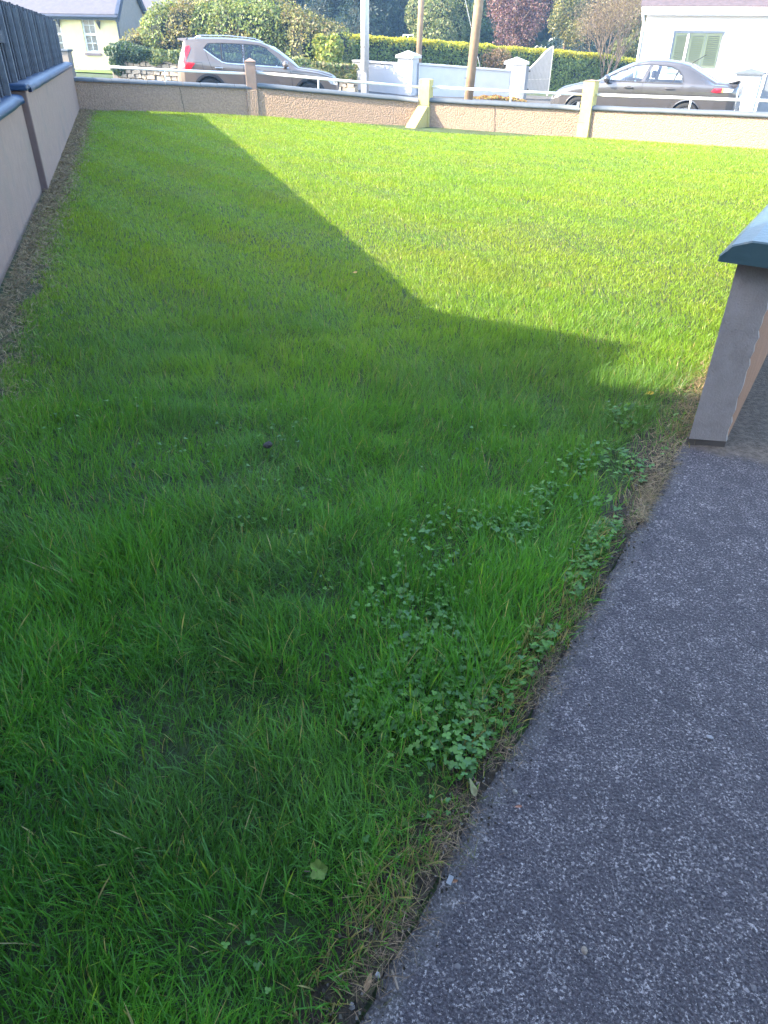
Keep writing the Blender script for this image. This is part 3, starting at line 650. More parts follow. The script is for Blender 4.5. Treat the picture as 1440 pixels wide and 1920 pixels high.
def gate(B, zg):
    a = B+np.array([.66, .35]); b = at(1026, 185, 29.6)[:2]; d = (b-a); L = np.linalg.norm(d); d /= L; ang = math.atan2(d[1], d[0])
    r = thing('driveway_gate', (*a, zg), 'open grey boarded driveway gate with a rising curved top beside the white pier', 'gate', rot=(0, 0, ang))
    f = lambda t: .98+.78*(t*t*(3-2*t)*.75+t*.25)
    n = 17
    for i in range(n):
        t0, t1 = i/n, (i+1)/n; x0, x1 = .05+(L-.09)*t0+.006, .05+(L-.09)*t1-.006
        obj('board', MB().prism([(x0, -.014, .16), (x1, -.014, .16), (x1, -.014, f(t1)-.02), (x0, -.014, f(t0)-.02)], (0, .024, 0)), mt['gate'], r)
    obj('stile', box((0, -.025, .1), (.05, .025, f(0))), mt['gate'], r)
    obj('stile', box((L-.045, -.03, .06), (L, .03, f(1)+.02)), mt['gate_trim'], r); tag(r.children[-1], label='pale edge stile at the free end')
    pts = [np.array([L*t, 0, f(t)]) for t in np.linspace(0, 1, 12)]
    obj('top_rail', MB().tube(pts, .028, 6), mt['gate_trim'], r, smooth=True)
    for z in (.14, .62): obj('rail', box((.05, .012, z), (L-.045, .04, z+.06)), mt['gate'], r)
    for i in range(n): obj('bolt', box((.05+(L-.09)*(i+.5)/n-.01, -.022, .64), (.05+(L-.09)*(i+.5)/n+.01, -.0145, .66)), mt['gate_trim'], r)
    P = at(964, 186, 28.6); p = thing('gate_post', (P[0]+.42, P[1]+.05, zg), 'narrow blue-grey steel hanging post between the white pier and the open gate', 'post')
    obj('shaft', box((-.05, -.05, -.3), (.05, .05, 1.12)), mt['gate'], p); 
    for z in (.3, .92): obj('hinge', box((.05, -.02, z), (.12, .02, z+.05)), mt['crack'], p)
B_, zg_ = white_wall(); gate(B_, zg_)
def lane_bits():
    # drift of autumn leaves at the foot of the white wall
    n = 2600; c = np.stack([at(px, 187, 27.9-.003*(px-890)) for px in (888, 985)]); t = rng.random(n)
    P = c[0]+(c[1]-c[0])*t[:, None]; hz = np.maximum(0, np.sin(t*PI*.95+.1))*.10*(.5+vn(t*6, t*0, .6, 3))
    P[:, 1] += rng.normal(0, .22, n); P[:, 2] = out_z(P[:, 0])+.02+rng.random(n)*hz
    V, F, C = leaves(P, rng.normal(size=(n, 3))+np.array([0, 0, 1.5]), rng.uniform(.03, .06, n), pal([(.30,.14,.04), (.34,.24,.07), (.20,.10,.04), (.18,.19,.05), (.30,.20,.10)], n))
    tag(obj('leaf_litter', (V, F), mt['dry'], col=C), 'drift of orange and yellow fallen leaves at the foot of the white wall', 'leaf litter', kind='stuff')
lane_bits()
# clothes post far behind the hedge
def tee_post():
    P = at(765, 74, 38); r = thing('clothes_post', (P[0], P[1], -.2), 'small pale T-shaped clothes post in front of the dark trees', 'post'); z = P[2]+.4
    obj('upright', MB().tube([(0, 0, 0), (0, 0, z)], .035, 6), mt['white_metal'], r); obj('crossbar', MB().tube([(-.28, 0, z), (.28, 0, z)], .03, 6), mt['white_metal'], r)
    for x in (-.27, .27): obj('hook', MB().tube([(x, 0, z), (x, 0, z-.12)], .015, 5), mt['white_metal'], r)
tee_post()

# ------------------------------------------------------------------ stone field wall, ivy, wild hedge
def stone_wall():
    a = at(222, 150, 26.5)[:2]; b = at(664, 180, 25.6)[:2]; d = (b-a); L = np.linalg.norm(d); d /= L; n = np.array([-d[1], d[0]])
    zf = lambda t: float(out_z((a+d*t)[0])); r = thing('stone_wall', (*a, zf(0)), 'old buff rubble stone wall topped with ivy behind the silver SUV', 'wall'); o3 = np.array([*a, zf(0)])
    q = lambda t, w, z: np.array([*(a+d*t+n*w), zf(t)+z])-o3
    m = MB(); k = 12; V = []; F = []
    for i in range(k+1):
        t = L*i/k
        V += [q(t, 0, -.3), q(t, 0, .82), q(t, .4, .82), q(t, .4, -.3)]
    for i in range(k):
        for j in range(4): F.append((i*4+j, i*4+(j+1) % 4, i*4+4+(j+1) % 4, i*4+4+j))
    F += [(3,2,1,0), tuple(k*4+j for j in range(4))]
    obj('mortar_core', (V, F), mt['mortar'], r)
    meshes = []
    for i in range(6):
        R = random.Random(i+5); V = []
        for x in (-.5, .5):
            for y in (-.5, .5):
                for z in (-.5, .5): V.append((x*R.uniform(.7, 1), y*R.uniform(.8, 1), z*R.uniform(.7, 1)))
        o = meshdata('stone', V, [(0,1,3,2), (4,6,7,5), (0,4,5,1), (2,3,7,6), (0,2,6,4), (1,5,7,3)], mt['stone']); meshes.append(o)
    z = 0.02; row = 0; ang = math.atan2(d[1], d[0])
    while z < .80:
        h = random.uniform(.11, .19); t = random.uniform(0, .15); 
        while t < L-.05:
            w = random.uniform(.14, .38)
            vis = t < 4.6 or t > L-2.0
            if vis or row % 2 == 0 and False:
                o = link('stone', random.choice(meshes), r, q(min(t+w/2, L-.1), .02+random.uniform(-.03, .02), z+h/2), (random.uniform(-.12, .12), random.uniform(-.12, .12), ang+random.uniform(-.1, .1)))
                o.scale = (w*1.02, random.uniform(.16, .24), h*1.02)
            t += w+.01
        z += h; row += 1
    # end face stones by the white wing
    for i in range(10):
        o = link('stone', random.choice(meshes), r, q(L+.02, .05+.15*(i % 2)+.05, .08+.085*i), (0, 0, ang+random.uniform(-.2, .2))); o.scale = (.16, .26, .15)
    return a, b, d, n, L, zf
def ivy():
    a, b, d, n, L, zf = stone_wall()
    o3 = np.array([*a, zf(0)]); r = thing('ivy', o3, 'pale green ivy cloaking the top of the stone wall behind the SUV tail', 'ivy')
    def cl(nm, t0, t1, zlo, zhi, N, cols, dep=.5):
        t = t0+(t1-t0)*rng.random(N); zz = zlo+(zhi-zlo)*rng.random(N); wob = (vn(t, zz, .35, 41)-.5)*.3
        hang = vn(t, t*0, .4, 42)*.3; zz = np.where(zz < zlo+hang, zlo+hang+rng.random(N)*.1, zz)
        P = np.stack([a[0]+d[0]*t, a[1]+d[1]*t, np.array([zf(x) for x in t])+zz], 1); off = -(.12+wob*.5)+rng.random(N)**2*dep*(zz > .8)
        P[:, 0] += n[0]*off; P[:, 1] += n[1]*off
        cloud_obj(nm, r, P, np.tile([-n[0], -n[1], .5], (N, 1)), rng.uniform(.035, .075, N), pal(cols, N), o3, .8)
    g = [(.16,.20,.07), (.10,.15,.05), (.22,.24,.10), (.07,.11,.04)]
    cl('leaves', 0, 4.6, .50, 1.08, 5200, g); cl('leaves', L-1.6, L+.1, .38, .98, 2600, [(.12,.17,.05), (.18,.16,.07), (.08,.12,.04), (.20,.20,.08)]); cl('leaves', 4.6, L-1.6, .55, 1.1, 2200, g)
    e = [(*(a+d*.35), zf(0)+.95, .62, .45, .30), (*(a+d*.9), zf(0)+.9, .6, .4, .25), (*(a+d*.1), zf(0)+.55, .3, .35, .35)]
    P, N = blobs(2600, e, .6); cloud_obj('dark_growth', r, P, N, rng.uniform(.04, .08, 2600), pal([(.045,.085,.04), (.06,.10,.05), (.035,.06,.03)], 2600), o3)
    tag(r.children[-1], label='dark green ivy mound over the gate pier')
    # wild mixed hedge on top
    c = (a+b)/2; rr = thing('wild_hedge', (*c, zf(L/2)), 'large untrimmed brown and green hedge rising above the stone wall and SUV roof', 'hedge'); o4 = np.array([*c, zf(L/2)])
    nrm = n; E = []
    R = random.Random(3)
    L0 = .55
    for i in range(30):
        t = L0+(L-1.1-L0)*(i/29)+R.uniform(-.2, .2); fr = (t-L0)/(L-L0)
        top = 2.05+.45*math.sin(fr*2.8+.2)+R.uniform(-.15, .15)
        if fr > .72: top -= (fr-.72)*3.6
        if fr < .1: top -= (.1-fr)*5
        p = a+d*t+n*(1.1+R.uniform(-.2, .3)); z = zf(t); rx = R.uniform(.55, .8)
        E.append((p[0], p[1], z+top*.62, rx, R.uniform(.6, .9), top*.42)); 
        if i % 2: E.append((p[0]+n[0]*.9, p[1]+n[1]*.9, z+top*.75, .9, .8, top*.42))
    cols = [(.19,.19,.075), (.13,.145,.05), (.22,.20,.095), (.10,.12,.04), (.28,.275,.12), (.18,.205,.07), (.17,.135,.08)]
    N_ = 52000; P, Nn = blobs(N_, E, .68); C = pal(cols, N_, jit=.25); f = vn(P[:, 0]+P[:, 2]*.5, P[:, 1]+P[:, 2], .8, 51)
    C = C*(.7+.6*f[:, None])*np.where(vn(P[:, 0], P[:, 2], 1.1, 52)[:, None] > .55, np.array([1.0, .95, .9]), np.array([.85, 1.05, .85]))
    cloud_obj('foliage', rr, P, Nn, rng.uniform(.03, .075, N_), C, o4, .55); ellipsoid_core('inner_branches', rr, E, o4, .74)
    # bright sprig of laurel at its right end
    p = a+d*(L-.95)+n*.55; ll = thing('laurel_bush', (*p, zf(L)), 'bright yellow-green leafy bush at the right end of the wild hedge', 'bush'); z = zf(L)
    E2 = [(p[0]-.1, p[1], z+1.15, .42, .4, .5), (p[0]+.15, p[1], z+1.45, .3, .3, .4), (p[0]-.35, p[1]+.1, z+1.5, .3, .3, .35), (p[0]+.05, p[1], z+.8, .45, .35, .4)]
    P, Nn = blobs(3800, E2, .5); o5 = np.array([*p, z]); cloud_obj('foliage', ll, P, Nn, rng.uniform(.05, .10, 3800), pal([(.20,.26,.04), (.30,.33,.06), (.12,.18,.03), (.36,.34,.09)], 3800), o5); ellipsoid_core('inner_branches', ll, E2, o5, .6)
    obj('stem', MB().tube([(0, 0, -.2), (0, 0, 1.0)], .03, 6), mt['bark'], ll)
ivy()

# ------------------------------------------------------------------ clipped hedge and the trees behind
def clipped_hedge():
    a = at(636, 150, 30.5)[:2]; b = at(1120, 170, 34.5)[:2]; c = at(1270, 170, 40)[:2]
    ta = at(640, 64, 30.5)[2]; tb = at(1120, 101, 34.5)[2]; tc = at(1270, 122, 40)[2]; za, zb, zc_ = -.35, -.55, -.6
    r = thing('clipped_hedge', (*a, za), 'long clipped green hedge with bright yellow sunlit top behind the white wall', 'hedge'); o3 = np.array([*a, za])
    top = [(.46,.44,.04), (.38,.40,.05), (.52,.46,.06), (.30,.36,.05)]; side = [(.125,.19,.05), (.165,.235,.06), (.08,.135,.045), (.20,.26,.075)]  # sunlit yellow on top and shaded green on the sides, put into leaf colour
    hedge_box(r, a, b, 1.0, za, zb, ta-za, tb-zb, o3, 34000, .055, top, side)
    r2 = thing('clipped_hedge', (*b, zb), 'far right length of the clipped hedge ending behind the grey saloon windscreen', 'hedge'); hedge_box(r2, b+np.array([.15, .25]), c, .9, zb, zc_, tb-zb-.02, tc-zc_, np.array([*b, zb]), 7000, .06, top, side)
clipped_hedge()
def trees():
    def base(px, zc, z=-.4):
        P = at(px, 60, zc); return np.array([P[0], P[1], z])
    def E_px(lst):           # ellipsoids given by where they stand: pixel centre, distance, radii in metres
        out = []
        for (px, py, zc, rx, rz) in lst:
            P = at(px, py, zc); out.append((P[0], P[1], P[2], rx, rx*.8, rz))
        return out
    dark = [(.030,.055,.045), (.022,.045,.040), (.040,.065,.045), (.018,.035,.035)]
    for (px, zc, lab, seed) in [(690, 47, 'tall dark blue-green conifer behind the lamp post', 0), (615, 49, 'dark conifer behind the wild hedge, left of the lamp post', 1), (760, 50, 'dark conifer behind the clothes post', 2), (850, 52, 'dark conifer behind the pale green tree', 3), (1090, 47, 'dark evergreen between the purple tree and the bare tree', 4), (530, 52, 'dark conifer far behind the top of the wild hedge', 5), (930, 53, 'dark conifer behind the purple-leaved tree', 6), (1180, 50, 'dark evergreen behind the bare multi-stemmed tree', 7)]:
        b = base(px, zc); R = random.Random(seed+70); hgt = R.uniform(8.5, 11)
        E = []
        for k in range(9):
            f = k/8; rad = (2.5-1.7*f)*R.uniform(.85, 1.1); E.append((b[0]+R.uniform(-.5, .5), b[1]+R.uniform(-.4, .4), .6+f*(hgt-1.4), rad, rad*.85, 1.15))
        blob_tree('conifer', lab, 'tree', b, E, 9000, .13, dark, .22, 'dark conifers behind the hedge', .6, aspect=.35)
    b = base(815, 37.5); gl = [(.15,.19,.07), (.10,.14,.05), (.22,.24,.10), (.07,.11,.045), (.26,.25,.12)]
    E = E_px([(800, 62, 37.2, .7, .9), (828, 70, 37, .8, .8), (852, 62, 37.6, .55, .9), (786, 30, 37.6, .75, .9), (825, 30, 37.2, .95, 1.0), (860, 25, 37.8, .7, 1.0), (800, -12, 37.6, .9, .9), (840, -18, 37.5, .95, 1.0), (810, -55, 37.7, .8, .9), (848, -60, 37.8, .7, .9), (826, -95, 37.7, .6, .8)])
    blob_tree('broadleaf_tree', 'pale olive-green leafy tree between the two wooden poles', 'tree', b, E, 26000, .062, gl, .14, None, .5, .25)
    b = base(905, 40); E = E_px([(890, 70, 40, .8, .9), (925, 78, 40.3, .7, .7), (905, 35, 40.4, .8, 1.0), (915, -5, 40.5, .8, 1.0), (900, -45, 40.5, .7, .9)])
    blob_tree('broadleaf_tree', 'mid-green leafy tree to the right of the near wooden pole', 'tree', b, E, 11000, .075, [(.07,.12,.05), (.05,.09,.04), (.10,.15,.06)], .13, None, .55)
    b = base(962, 33.6); E = E_px([(962, 88, 33.2, .42, .5), (945, 70, 33.4, .5, .6), (985, 62, 33.6, .6, .65), (955, 35, 33.5, .85, .8), (1000, 28, 33.8, .75, .8), (935, 10, 33.7, .6, .7), (970, -8, 33.8, .95, .9), (1015, -10, 34, .7, .9), (960, -50, 34, .9, .9), (1000, -55, 34, .8, .9), (975, -95, 34, .6, .8), (952, 110, 33.1, .3, .35)])
    blob_tree('plum_tree', 'purple-leaved plum tree rising behind the right white pier', 'tree', b, E, 15000, .050, [(.135,.065,.08), (.09,.042,.06), (.19,.11,.115), (.16,.095,.075), (.06,.035,.048), (.23,.155,.14)], .09, None, .25, .3, core=False)
    P = at(925, 118, 32.2); E = [(P[0]-.3, P[1], P[2], .6, .3, .55), (P[0]+.3, P[1], P[2]+.1, .5, .3, .5)]
    b = np.array([P[0], P[1], -.5]); blob_tree('russet_shrub', 'russet shrub growing through the clipped hedge left of the right white pier', 'shrub', b, E, 2600, .045, [(.20,.13,.08), (.14,.12,.05), (.25,.17,.10)], .04, None, .4, core=False)
    b = base(1062, 40); E = E_px([(1050, 40, 40, .7, .8), (1075, 62, 40, .7, .7), (1060, 10, 40, .7, .8), (1085, 25, 40.4, .6, .8), (1055, -30, 40, .7, .9)])
    blob_tree('autumn_tree', 'thin yellowing tree to the right of the purple plum tree', 'tree', b, E, 7000, .06, [(.24,.23,.07), (.14,.16,.05), (.32,.27,.10), (.08,.10,.04)], .09, None, .2, .25, core=False)
    b = base(1178, 42); E = E_px([(1170, 95, 41, .8, .6), (1200, 85, 41.5, .8, .8), (1185, 50, 42, .9, 1.0), (1205, 20, 42, .8, .9)])
    blob_tree('broadleaf_tree', 'dull green tree just left of the white house corner', 'tree', b, E, 9000, .075, [(.13,.15,.05), (.09,.11,.04), (.20,.18,.08)], .12, None, .5)
    # bare multi-stemmed tree
    b = base(1148, 33.5, -.55); r = thing('bare_tree', b, 'bare brown multi-stemmed tree with fine twigs behind the grey saloon', 'tree'); R = random.Random(12)
    st = MB(); tw = MB(); tips = []
    def grow(p, d, L, rad, lv, mb):
        q = p+d*L; mid = (p+q)/2+np.array([R.gauss(0, .03), R.gauss(0, .03), 0])*L
        mb.tube([p, mid, q], [rad, rad*.8, rad*.6], 5 if lv < 2 else 3, cap=False)
        if lv == 4: tips.append(q); return
        for i in range(3 if lv < 3 else 3):
            nd = d+np.array([R.gauss(0, .34), R.gauss(0, .34), R.gauss(.12, .2)]); nd /= np.linalg.norm(nd)
            grow(p+(q-p)*R.uniform(.55, 1), nd, L*R.uniform(.55, .8), rad*.55, lv+1, tw if lv >= 1 else st)
    for i in range(9):
        a = 2*PI*i/9+R.uniform(-.3, .3); d = np.array([math.cos(a)*.33, math.sin(a)*.33, 1.]); d /= np.linalg.norm(d); grow(np.array([math.cos(a)*.09, math.sin(a)*.09, -.1]), d, R.uniform(1.6, 2.1), .045, 0, st)
    obj('stems', st, mt['twig'], r); obj('twigs', tw, mt['twig'], r)
    T = np.array(tips); n = 13000; k = rng.integers(0, len(T), n); P = T[k]+rng.normal(size=(n, 3))*.24
    V, F, C = leaves(P, rng.normal(size=(n, 3)), rng.uniform(.02, .04, n), pal([(.19,.145,.10), (.24,.20,.12), (.14,.10,.075)], n)); obj('withered_leaves', (V, F), mt['leaf'], r, col=C)
    # wood behind everything: reads as one mass
    n = 60000; x = rng.uniform(-60, 60, n); z = rng.random(n)**.8*13-.5; y = 60+x*x*.004+rng.uniform(0, 4, n)+(vn(x, z, 3, 61)-.5)*5
    keep = z < 9+5*vn(x, x*0, 6, 62); P = np.stack([x, y, z], 1)[keep]; n = len(P)
    C = pal(dark+[(.05,.08,.04), (.07,.10,.04)], n)*(.6+.8*vn(P[:, 0], P[:, 2], 2.2, 63))[:, None]
    V, F, C2 = leaves(P, np.tile([0, -1., .5], (n, 1))+rng.normal(size=(n, 3))*.6, rng.uniform(.25, .5, n), C)
    tag(obj('far_wood', (V, F), mt['leaf'], col=C2), 'dark wood closing the view behind the houses', 'wood', kind='stuff')
trees()

# ------------------------------------------------------------------ yellow cottage, top left
def window(parent, q, ax, nx, x0, x1, z0, z1, frame, rec=.10, cols=2, rows=4, sash=True, curtain=True, sill=True):
    """window part in plane coordinates; q(x, dep, z) -> local point; dep grows into the wall"""
    bar = lambda mb, a, b, c, d, e0=0., e1=.05: mb.prism([q(a, rec+e0, c), q(b, rec+e0, c), q(b, rec+e0, d), q(a, rec+e0, d)], np.asarray(q(a, rec+e1, c))-np.asarray(q(a, rec+e0, c)))
    mb = MB(); f = .065
    bar(mb, x0, x1, z0, z0+f*1.4); bar(mb, x0, x1, z1-f, z1); bar(mb, x0, x0+f, z0+f*1.4, z1-f); bar(mb, x1-f, x1, z0+f*1.4, z1-f)
    zm = (z0+z1)/2
    if sash: bar(mb, x0+f, x1-f, zm-.045, zm+.045)
    for i in range(1, cols):
        x = x0+(x1-x0)*i/cols; bar(mb, x-.012, x+.012, z0+f*1.4, zm-.045, .012, .04); bar(mb, x-.012, x+.012, zm+.045, z1-f, .012, .04)
    for zz in ((z0+f*1.4+zm-.045)/2, (zm+.045+z1-f)/2): bar(mb, x0+f, x1-f, zz-.012, zz+.012, .014, .038)
    w = obj('window', mb, frame, parent)
    mids = [(z0+f*1.4, (z0+f*1.4+zm-.045)/2), ((z0+f*1.4+zm-.045)/2, zm-.045), (zm+.045, (zm+.045+z1-f)/2), ((zm+.045+z1-f)/2, z1-f)]
    for (a, b) in mids:
        for i in range(cols):
            xa = x0+f+(x1-x0-2*f)*i/cols; xb = x0+f+(x1-x0-2*f)*(i+1)/cols
            obj('pane', MB().add([q(xa, rec+.03, a), q(xb, rec+.03, a), q(xb, rec+.03, b), q(xa, rec+.03, b)], [(0,1,2,3)]), mt['pane'], w)
    if curtain:
        V = []; F = []; k = 24
        for i in range(k+1):
            x = x0+.03+(x1-x0-.06)*i/k; dd = rec+.12+.03*math.sin(i*2.1); V += [q(x, dd, z0), q(x, dd, z1)]
        for i in range(k): F.append((2*i, 2*i+2, 2*i+3, 2*i+1))
        obj('curtain', (V, F), mt['curtain'], w)
    obj('reveal', MB().add([q(x0, 0.001, z0), q(x0, rec+.3, z0), q(x0, rec+.3, z1), q(x0, .001, z1), q(x1, .001, z0), q(x1, rec+.3, z0), q(x1, rec+.3, z1), q(x1, .001, z1)], [(0,1,2,3), (7,6,5,4), (3,2,6,7), (0,4,5,1), (1,5,6,2)]), mt['dark_room'] if not curtain else parent.children[0].data.materials[0], w)
    if sill:
        mb = MB().prism([q(x0-.08, -.07, z0-.10), q(x1+.08, -.07, z0-.10), q(x1+.08, .1, z0-.10), q(x0-.08, .1, z0-.10)], (0, 0, .098)); obj('sill', mb, mt['sill'], w)
    return w
def facade(parent, q, x0, x1, z0, z1, holes, m, name='wall', th=.3):
    """front wall with real openings: panels between the openings"""
    xs = sorted(set([x0, x1]+[h[0] for h in holes]+[h[1] for h in holes])); zs = sorted(set([z0, z1]+[h[2] for h in holes]+[h[3] for h in holes])); V = []; F = []; idx = {}
    def vi(x, z):
        if (x, z) not in idx: idx[(x, z)] = len(V); V.append(q(x, 0, z))
        return idx[(x, z)]
    for i in range(len(xs)-1):
        for j in range(len(zs)-1):
            cx, cz = (xs[i]+xs[i+1])/2, (zs[j]+zs[j+1])/2
            if any(h[0] < cx < h[1] and h[2] < cz < h[3] for h in holes): continue
            F.append((vi(xs[i], zs[j]), vi(xs[i+1], zs[j]), vi(xs[i+1], zs[j+1]), vi(xs[i], zs[j+1])))
    return obj(name, (V, F), m, parent)
def cottage():
    zc = 33.5; c = at(232, 130, zc); xr = at(234, 60, zc)[0]; Y = c[1]; zg = -.12
    zE = at(225, 24, zc)[2]; r = thing('cottage', (xr, Y, zg), 'pale yellow cottage with slate roof and white sash windows at the upper left', 'cottage')
    ax = np.array([math.cos(.05), math.sin(.05), 0]); nx = np.array([-ax[1], ax[0], 0]); W = 9.0; D = 5.6; he = zE-zg
    q = lambda x, dep, z: tuple(ax*x+nx*dep+np.array([0, 0, z]))
    P = lambda px, py: ((at(px, py, zc)[0]-xr), at(px, py, zc)[2]-zg)
    # window positions along the facade (x measured back from the right-hand corner)
    zt = P(170, 30)[1]; zb = P(180, 99)[1]; x1a, x1b = P(171, 60)[0]-.02, P(196, 66)[0]-.05
    xs = [(x1a, x1b), (x1a-1.56, x1b-1.56), (x1a-4.3, x1b-4.3)]
    holes = [(a, b, zb, zt) for a, b in xs]
    facade(r, q, -W, 0, -.3, he, holes, mt['house_yellow'])
    for a, b in xs: window(r, q, ax, nx, a, b, zb, zt, mt['upvc'])
    pk = he+D/2*.62
    gb = [q(0, 0, -.3), q(0, D, -.3), q(0, D, he), q(0, D/2, pk), q(0, 0, he)]
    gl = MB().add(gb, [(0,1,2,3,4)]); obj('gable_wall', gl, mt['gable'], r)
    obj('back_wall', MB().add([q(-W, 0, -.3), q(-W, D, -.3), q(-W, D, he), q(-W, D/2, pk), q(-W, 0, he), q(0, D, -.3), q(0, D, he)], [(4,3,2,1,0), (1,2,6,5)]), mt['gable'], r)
    obj('plinth', MB().prism([q(-W, -.03, -.3), q(.03, -.03, -.3), q(.03, -.002, -.3), q(-W, -.002, -.3)], (0, 0, .3+.33)), mt['house_plinth'], r)
    ov = .28; sl = .62
    for s, nm in ((0, 'roof'), (1, 'roof')):
        e0 = q(-W-.2, -ov if not s else D+ov, he-ov*sl+.02); e1 = q(.16, -ov if not s else D+ov, he-ov*sl+.02); t0 = q(-W-.2, D/2, pk+.02); t1 = q(.16, D/2, pk+.02)
        obj(nm, MB().prism([e0, e1, t1, t0], (0, 0, .07)), mt['slate'], r)
    obj('ridge', MB().tube([q(-W-.2, D/2, pk+.1), q(.16, D/2, pk+.1)], .08, 6), mt['slate'], r)
    obj('gutter', MB().tube([q(-W-.2, -ov-.06, he-ov*sl-.0), q(.16, -ov-.06, he-ov*sl-.03)], .065, 8), mt['fascia_dark'], r)
    obj('fascia', MB().prism([q(-W-.2, -ov+.0, he-ov*sl-.14), q(.165, -ov+.0, he-ov*sl-.14), q(.165, -ov+.03, he-ov*sl-.14), q(-W-.2, -ov+.03, he-ov*sl-.14)], (0, 0, .15)), mt['fascia_dark'], r)
    obj('soffit', MB().prism([q(-W-.2, -ov+.03, he-ov*sl-.13), q(.0, -ov+.03, he-ov*sl-.13), q(.0, -.001, he-ov*sl-.13), q(-W-.2, -.001, he-ov*sl-.13)], (0, 0, .02)), mt['house_plinth'], r)
    for (y0, y1, z0, z1) in ((-ov, D/2, he-ov*sl, pk), (D+ov, D/2, he-ov*sl, pk)):
        obj('bargeboard', MB().prism([q(.03, y0, z0-.2), q(.03, y1, z1-.2), q(.03, y1, z1+.1), q(.03, y0, z0+.1)], ax*.16), mt['fascia_dark'], r)
    obj('downpipe', MB().tube([q(.05, -.09, he-.15), q(.05, -.09, 0)], .045, 8), mt['fascia_dark'], r)
    # hanging-basket brackets beside the windows
    zb_ = P(130, 34)[1]
    for (px, py) in ((131, 37), (202, 41), (68, 35)):
        x, z = P(px, py); b = thing('wall_bracket', np.array([xr, Y, zg])+np.array(q(x, 0, z)), {131: 'small dark cone basket on the cottage wall left of the right-hand sash window', 202: 'small dark cone basket on the cottage wall at the corner right of the sash window', 68: 'small dark cone basket on the cottage wall hidden by the fence'}[px], 'wall basket', 'cone baskets on the cottage wall')
        b.rotation_euler = (0, 0, .05)
        m = MB(); k = 10; V = [(.11*math.cos(2*PI*j/k), -.14+.11*math.sin(2*PI*j/k), .0) for j in range(k)]+[(.02, -.05, -.34)]; m.add(V, [(j, (j+1) % k, k) for j in range(k)]+[tuple(range(k))]); obj('basket', m, mt['bracket'], b)
        obj('arm', MB().tube([(0, 0, .02), (0, -.17, .02), (0, -.30, .02)], .012, 5), mt['bracket'], b)
    # a second slate roof behind its gable
    P2 = at(385, 8, 44); r2 = thing('outbuilding', (P2[0], P2[1], -.1), 'grey slate roofed outbuilding behind the cottage gable and wild hedge', 'outbuilding'); z = P2[2]+.1
    obj('wall', box((-4, 0, 0), (1.2, 5, z-.4)), mt['gable'], r2)
    obj('roof', MB().prism([(-4.2, -.3, z-.4), (-4.2, 2.5, z+1.2), (-4.2, 5.3, z-.4)], (5.6, 0, 0)), mt['slate'], r2)
cottage()
def cottage_piers():
    lab = ['grey-green capped gate pier at the end of the slatted fence, before the yellow cottage', 'dark capped gate pier half covered by ivy at the end of the stone wall']
    for i, (px, w, zc, capm) in enumerate(((121, .42, 27.5, 'cap_grey'), (219, .46, 27.6, 'fascia_dark'))):
        P = at(px, 120, zc); zg = -.1; top = at(px, 92, zc)[2]-zg; r = thing('gate_pier', (P[0], P[1], zg), lab[i], 'gate pier', 'gate piers before the cottage')
        obj('shaft', box((-w/2, 0, -.2), (w/2, w, top-.08)), mt['gable'], r, bevel=.01); obj('cap', box((-w/2-.05, -.05, top-.079), (w/2+.05, w+.05, top)), mt[capm], r, bevel=.02)
cottage_piers()

